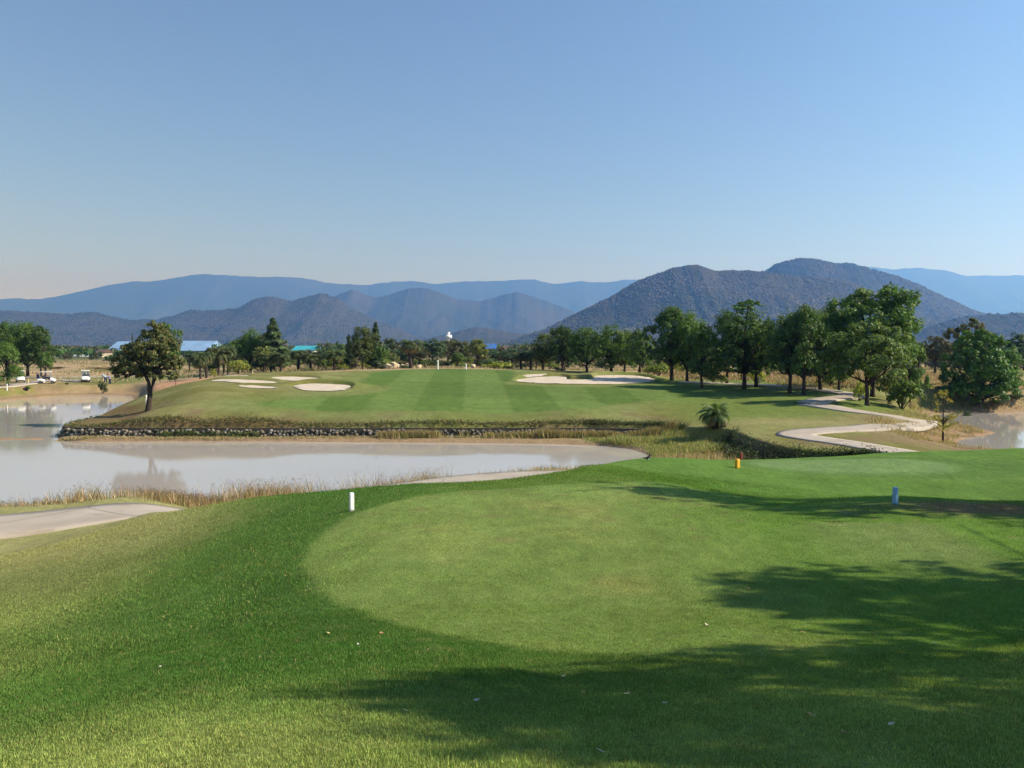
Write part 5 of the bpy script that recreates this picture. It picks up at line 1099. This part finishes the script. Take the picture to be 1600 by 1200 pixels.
# clubs the golfers hold
for q_, a_, lab in ((q1, 2.6, 'golf club held by the bending golfer'), (q2, 3.5, 'golf club held by the golfer in dark trousers')):
    e = thing('golf_club', lab, 'golf club', tuple(q_), a_); dx = .70 if a_ < 3 else .42
    mk('shaft', tube([(dx, 0, .72 if a_ < 3 else .80), (dx + .45, 0, .05)], [.012, .008], 6), M['grey'], e); mk('grip', tube([(dx, 0, .72 if a_ < 3 else .80), (dx + .1, 0, .57 if a_ < 3 else .64)], [.018, .016], 6), M['black'], e); mk('club_head', box(dx + .41, -.05, .02, dx + .5, .05, .07), M['grey'], e, .01)

# ------------------------------------------------------------------ golf carts
def cart(q, rz, label):
    e = thing('golf_cart', label, 'golf cart', tuple(q), rz, 'golf carts on the left bank')
    # x forward, real size about 2.5 x 1.2 x 1.8
    def hull(sec):   # list of (x, halfwidth, zlow, zhigh)
        V, Fc = [], []
        for x, w_, a, b in sec: V += [(x,-w_,a),(x,w_,a),(x,w_*1.0,a+(b-a)*.6),(x,w_*.78,b),(x,-w_*.78,b),(x,-w_*1.0,a+(b-a)*.6)]
        for i in range(len(sec) - 1):
            for k in range(6): Fc.append((i*6+k, i*6+(k+1)%6, (i+1)*6+(k+1)%6, (i+1)*6+k))
        Fc.append(tuple(range(6))[::-1]); Fc.append(tuple((len(sec)-1)*6+k for k in range(6))); return V, Fc
    mk('front_body', hull([(.55,.56,.30,.86),(.70,.58,.28,.88),(.95,.58,.28,.76),(1.15,.52,.28,.62),(1.25,.40,.32,.50)]), M['white'], e, .02, True)
    mk('rear_body', hull([(-1.20,.54,.38,.70),(-1.05,.58,.32,.74),(-.75,.59,.32,.76),(-.35,.58,.30,.70),(-.15,.56,.28,.60)]), M['white'], e, .02, True)
    mk('floor', box(-.15,-.54,.24,.60,.54,.30), M['darkgrey'], e, .01); mk('bumper', box(1.20,-.42,.26,1.30,.42,.40), M['black'], e, .02)
    mk('seat', box(-.45,-.52,.70,.08,.52,.84), M['darkgrey'], e, .04); mk('backrest', box(-.56,-.52,.86,-.44,.52,1.22), M['darkgrey'], e, .04)
    mk('roof', hull([(-1.0,.58,1.76,1.80),(-.8,.62,1.76,1.83),(.5,.62,1.76,1.83),(.78,.56,1.75,1.79)]), M['white'], e, .01, True)
    for s in (-.52, .52): mk('roof_post', tube([(.62,s,.86),(.50,s,1.3),(.42,s,1.77)], [.018]*3, 6), M['grey'], e); mk('roof_post', tube([(-.85,s,.74),(-.78,s,1.3),(-.72,s,1.77)], [.018]*3, 6), M['grey'], e)
    gm = NT('windshield'); gm.bsdf((.55, .62, .65), .05, .5); gm.b.inputs['Transmission Weight'].default_value = .85; gm.b.inputs['Alpha'].default_value = .35
    mk('windshield', ([(.63,-.5,.90),(.63,.5,.90),(.46,.5,1.70),(.46,-.5,1.70),(.645,-.5,.90),(.645,.5,.90),(.475,.5,1.70),(.475,-.5,1.70)], [(0,1,2,3),(7,6,5,4),(0,4,5,1),(3,2,6,7)]), gm.m, e)
    mk('steering_wheel', [tube([(.32 + .03*math.cos(a), .25 + .17*math.cos(a), 1.02 + .15*math.sin(a)) for a in np.linspace(0, 6.283, 15)], [.014]*15, 5), tube([(.6,.25,.8),(.32,.25,1.02)], [.02,.015], 6)], M['black'], e)
    for x, s in ((.85,-.52),(.85,.52),(-.80,-.52),(-.80,.52)):
        wv, wf = lathe([(.14,-.09),(.22,-.09),(.235,-.05),(.235,.05),(.22,.09),(.14,.09)], 20); wv = [(x + a, s + c_, .235 + b) for a, b, c_ in wv]; w_ = mk('wheel', (wv, wf), M['black'], e, 0, False)
        hv_, hf_ = lathe([(.02,-.1),(.12,-.095),(.12,.095),(.02,.1)], 14); mk('rim', ([(x + a, s + c_, .235 + b) for a, b, c_ in hv_], hf_), M['grey'], w_)
    for s in (-.36, .36): mk('headlight', box(1.12, s - .09, .50, 1.235, s + .09, .58), mat_plain('lamp_glass', (.6,.62,.65), .1, .6, .05), e, .015)
    for s, side in ((-.25, 'right'), (.25, 'left')):   # bags strapped on the back
        bg_ = thing('golf_bag', 'dark golf bag strapped at the rear ' + side + ' of the ' + label[:label.find(' cart') + 5], 'golf bag', tuple(q), rz)
        mk('bag', [tube([(-1.08,s,.62),(-1.15,s,1.0),(-1.24,s,1.42)], [.12,.13,.14], 10)], navy, bg_, 0, True); mk('strap', tube([(-1.20,s-.1,.8),(-1.32,s,1.05),(-1.30,s+.1,1.3)], [.015]*3, 5), M['black'], bg_)
        for k in range(4): mk('club', tube([(-1.24 + .03*k,s + .05*(k-1.5),1.40),(-1.27 + .03*k,s + .06*(k-1.5),1.62),(-1.24 + .03*k,s+.06*(k-1.5),1.66)], [.008,.01,.026], 5), M['grey'], bg_)
    return e
c1 = hit(32, 597); cart(c1, -1.0, 'first white golf cart facing the pond beside the bright green tree')
c2 = hit(73, 599); cart(c2, .35, 'second white golf cart seen side-on with a driver, between the other two')
c3 = hit(134, 596.5); cart(c3, -1.15, 'third white golf cart facing the pond at the end of the path')
ca, sa = math.cos(.35), math.sin(.35)
for yy, sh, lab in ((.25, cyan, 'driver in a light blue shirt seated in the side-on golf cart'), (-.25, navy, 'passenger in dark clothes seated in the side-on golf cart')):
    person(lab, (c2[0] + ca * -.15 - sa * yy, c2[1] + sa * -.15 + ca * yy, c2[2] + .84), .35, sit_pose(), sh, navy, whitec if yy > 0 else None, 'people riding in the golf cart')

# ------------------------------------------------------------------ buildings on the plain
def gable(px0, px1, py_e, py_r, d, depth, wall, roof, label, name='building', turned=False, cat='building', wins=6, base=3.0):
    x0, x1 = at_d(px0, d)[0], at_d(px1, d)[0]; cx = (x0 + x1) / 2; w_ = (x1 - x0) / 2; ze, zr = z_at(py_e, d), z_at(py_r, d); e = thing(name, label, cat, (cx, d + depth / 2, base)); ze -= base; zr -= base
    b = mk('wall', box(-w_, -depth/2, 0, w_, depth/2, ze), wall, e)
    o = .5
    if turned: rv = [(-w_-o,-depth/2-o,ze),(w_+o,-depth/2-o,ze),(w_+o,depth/2+o,ze),(-w_-o,depth/2+o,ze),(0,-depth/2-o,zr),(0,depth/2+o,zr)]; rf = [(0,4,5,3),(1,2,5,4),(0,1,4),(2,3,5),(0,3,2,1)]
    else: rv = [(-w_-o,-depth/2-o,ze),(w_+o,-depth/2-o,ze),(w_+o,depth/2+o,ze),(-w_-o,depth/2+o,ze),(-w_-o,0,zr),(w_+o,0,zr)]; rf = [(0,1,5,4),(2,3,4,5),(1,2,5),(3,0,4),(0,3,2,1)]
    r_ = mk('roof', (rv, rf), roof, e)
    for k in range(wins):
        wx = -w_ + (k + .5) * 2 * w_ / wins; mk('window', box(wx - .8, -depth/2 - .06, ze * .35, wx + .8, -depth/2 - .003, ze * .7), M['darkgrey'], e)
    return e
def corr(name, col):
    t = NT(name); p = t.pos(); wv_ = t.n('ShaderNodeTexWave'); wv_.inputs['Scale'].default_value = .8; t.l(p, wv_.inputs['Vector']); n = t.noise(.15, 4, p)
    c = t.mix(t.ramp(n, .3, .7), tuple(v * .85 for v in col), tuple(v * 1.1 for v in col)); c = t.scale(c, t.ramp(wv_.outputs['Fac'], 0, 1, .9, 1.05)); t.bsdf(c, .5, .4); return t.m
rb = corr('pale_blue_sheet_roof', (.20, .33, .50)); rblue = corr('blue_sheet_roof', (.04, .14, .42)); rt = corr('turquoise_sheet_roof', (.04, .33, .38)); rr_ = corr('brown_tile_roof', (.11, .065, .045)); rw = corr('pale_sheet_roof', (.60, .66, .70)); wc = mat_plain('white_render', (.62, .60, .56), .9, .1, .1, .5); wb = mat_plain('blue_panel_wall', (.10, .20, .42), .7, .2, .15, .5); wd_ = mat_plain('beige_wall', (.42, .36, .27), .9, .1, .15, .5)
gable(168, 204, 547, 533, 520, 30, wc, rb, 'left end of the long pale blue roofed hall on the plain', 'warehouse')
gable(262, 320, 548, 532, 520, 40, wb, rb, 'long pale blue roofed hall right of the forked pond tree', 'warehouse', wins=8)
gable(316, 332, 552, 548, 480, 14, wc, rw, 'small pale canopy roof beside the long blue roofed hall', 'shed', wins=2)
gable(456, 489, 547.5, 540, 430, 22, wc, rt, 'building with a turquoise sheet roof behind the palms', wins=5)
gable(84, 132, 557.5, 554.5, 420, 12, wc, rw, 'long low white building behind the dry field', wins=8)
gable(149, 159, 551, 545.5, 380, 10, wd_, rr_, 'house with a steep brown tile roof left of the forked pond tree', 'house', wins=2)
gable(678, 690, 544, 539.5, 520, 16, wc, rb, 'small pale blue roof left of the water tower', 'house', wins=2)
gable(757, 774, 545, 537, 470, 16, wb, rblue, 'small house with a vivid blue roof right of the reddish tree', 'house', wins=3)
gable(782, 812, 546, 540, 500, 20, mat_plain('brown_wall', (.12, .08, .06), .9, .1, .2, .5), rr_, 'long low brown roofed building right of the vivid blue roof', wins=4)
gable(830, 850, 546, 536, 500, 18, wd_, rw, 'beige house with a white sloping roof left of the thin grey-green tree', 'house', True, wins=2)
gable(600, 617, 550, 546, 430, 12, wc, corr('grey_sheet_roof', (.30, .31, .31)), 'low grey roofed house right of the pointed conifer', 'house', wins=2)
# water tower
x, y = at_d(700.5, 480); e = thing('water_tower', 'white water tower rising above the brownish trees', 'tower', (x, y, 3.0)); zt = z_at(519, y) - 3
for k in range(4): a = k * math.pi / 2 + .6; mk('leg', tube([(1.3*math.cos(a), 1.3*math.sin(a), 0), (1.0*math.cos(a), 1.0*math.sin(a), zt*.74)], [.25,.2], 8), M['white'], e)
mk('tank', lathe([(1.2,zt*.72),(2.2,zt*.75),(2.2,zt*.86),(1.2,zt*.88)], 20), M['white'], e, 0, True); mk('tank_roof', lathe([(1.0,zt*.882),(1.1,zt*.95),(.9,zt)], 20), M['white'], e); mk('access_pipe', tube([(0,0,0),(0,0,zt*.73)], [.6,.6], 10), M['white'], e)
# poles
for px, b, tp, d, lab in ((44, 588, 545, 145, 'thin wooden pole in front of the dark tree pair by the carts'), (849.5, 578, 536, 128, 'thin pole left of the dark narrow tree')):
    x, y = at_d(px, d); e = thing('utility_pole', lab, 'pole', (x, y, gz(x, y))); h_ = z_at(tp, d) - gz(x, y); mk('pole', tube([(0,0,-.2),(0,0,h_)], [.10,.07], 8), M['bark'], e); mk('crossarm', box(-.5,-.04,h_-.45,.5,.04,h_-.36), M['bark'], e)
x, y = at_d(770, 440); e = thing('antenna_mast', 'thin mast standing behind the vivid blue roof', 'mast', (x, y, 3)); h_ = z_at(527, y) - 3; mk('mast', tube([(0,0,0),(0,0,h_)], [.16,.08], 6), M['grey'], e); mk('antenna', tube([(-1,0,h_-1),(1,0,h_-1)], [.08,.08], 5), M['grey'], e)
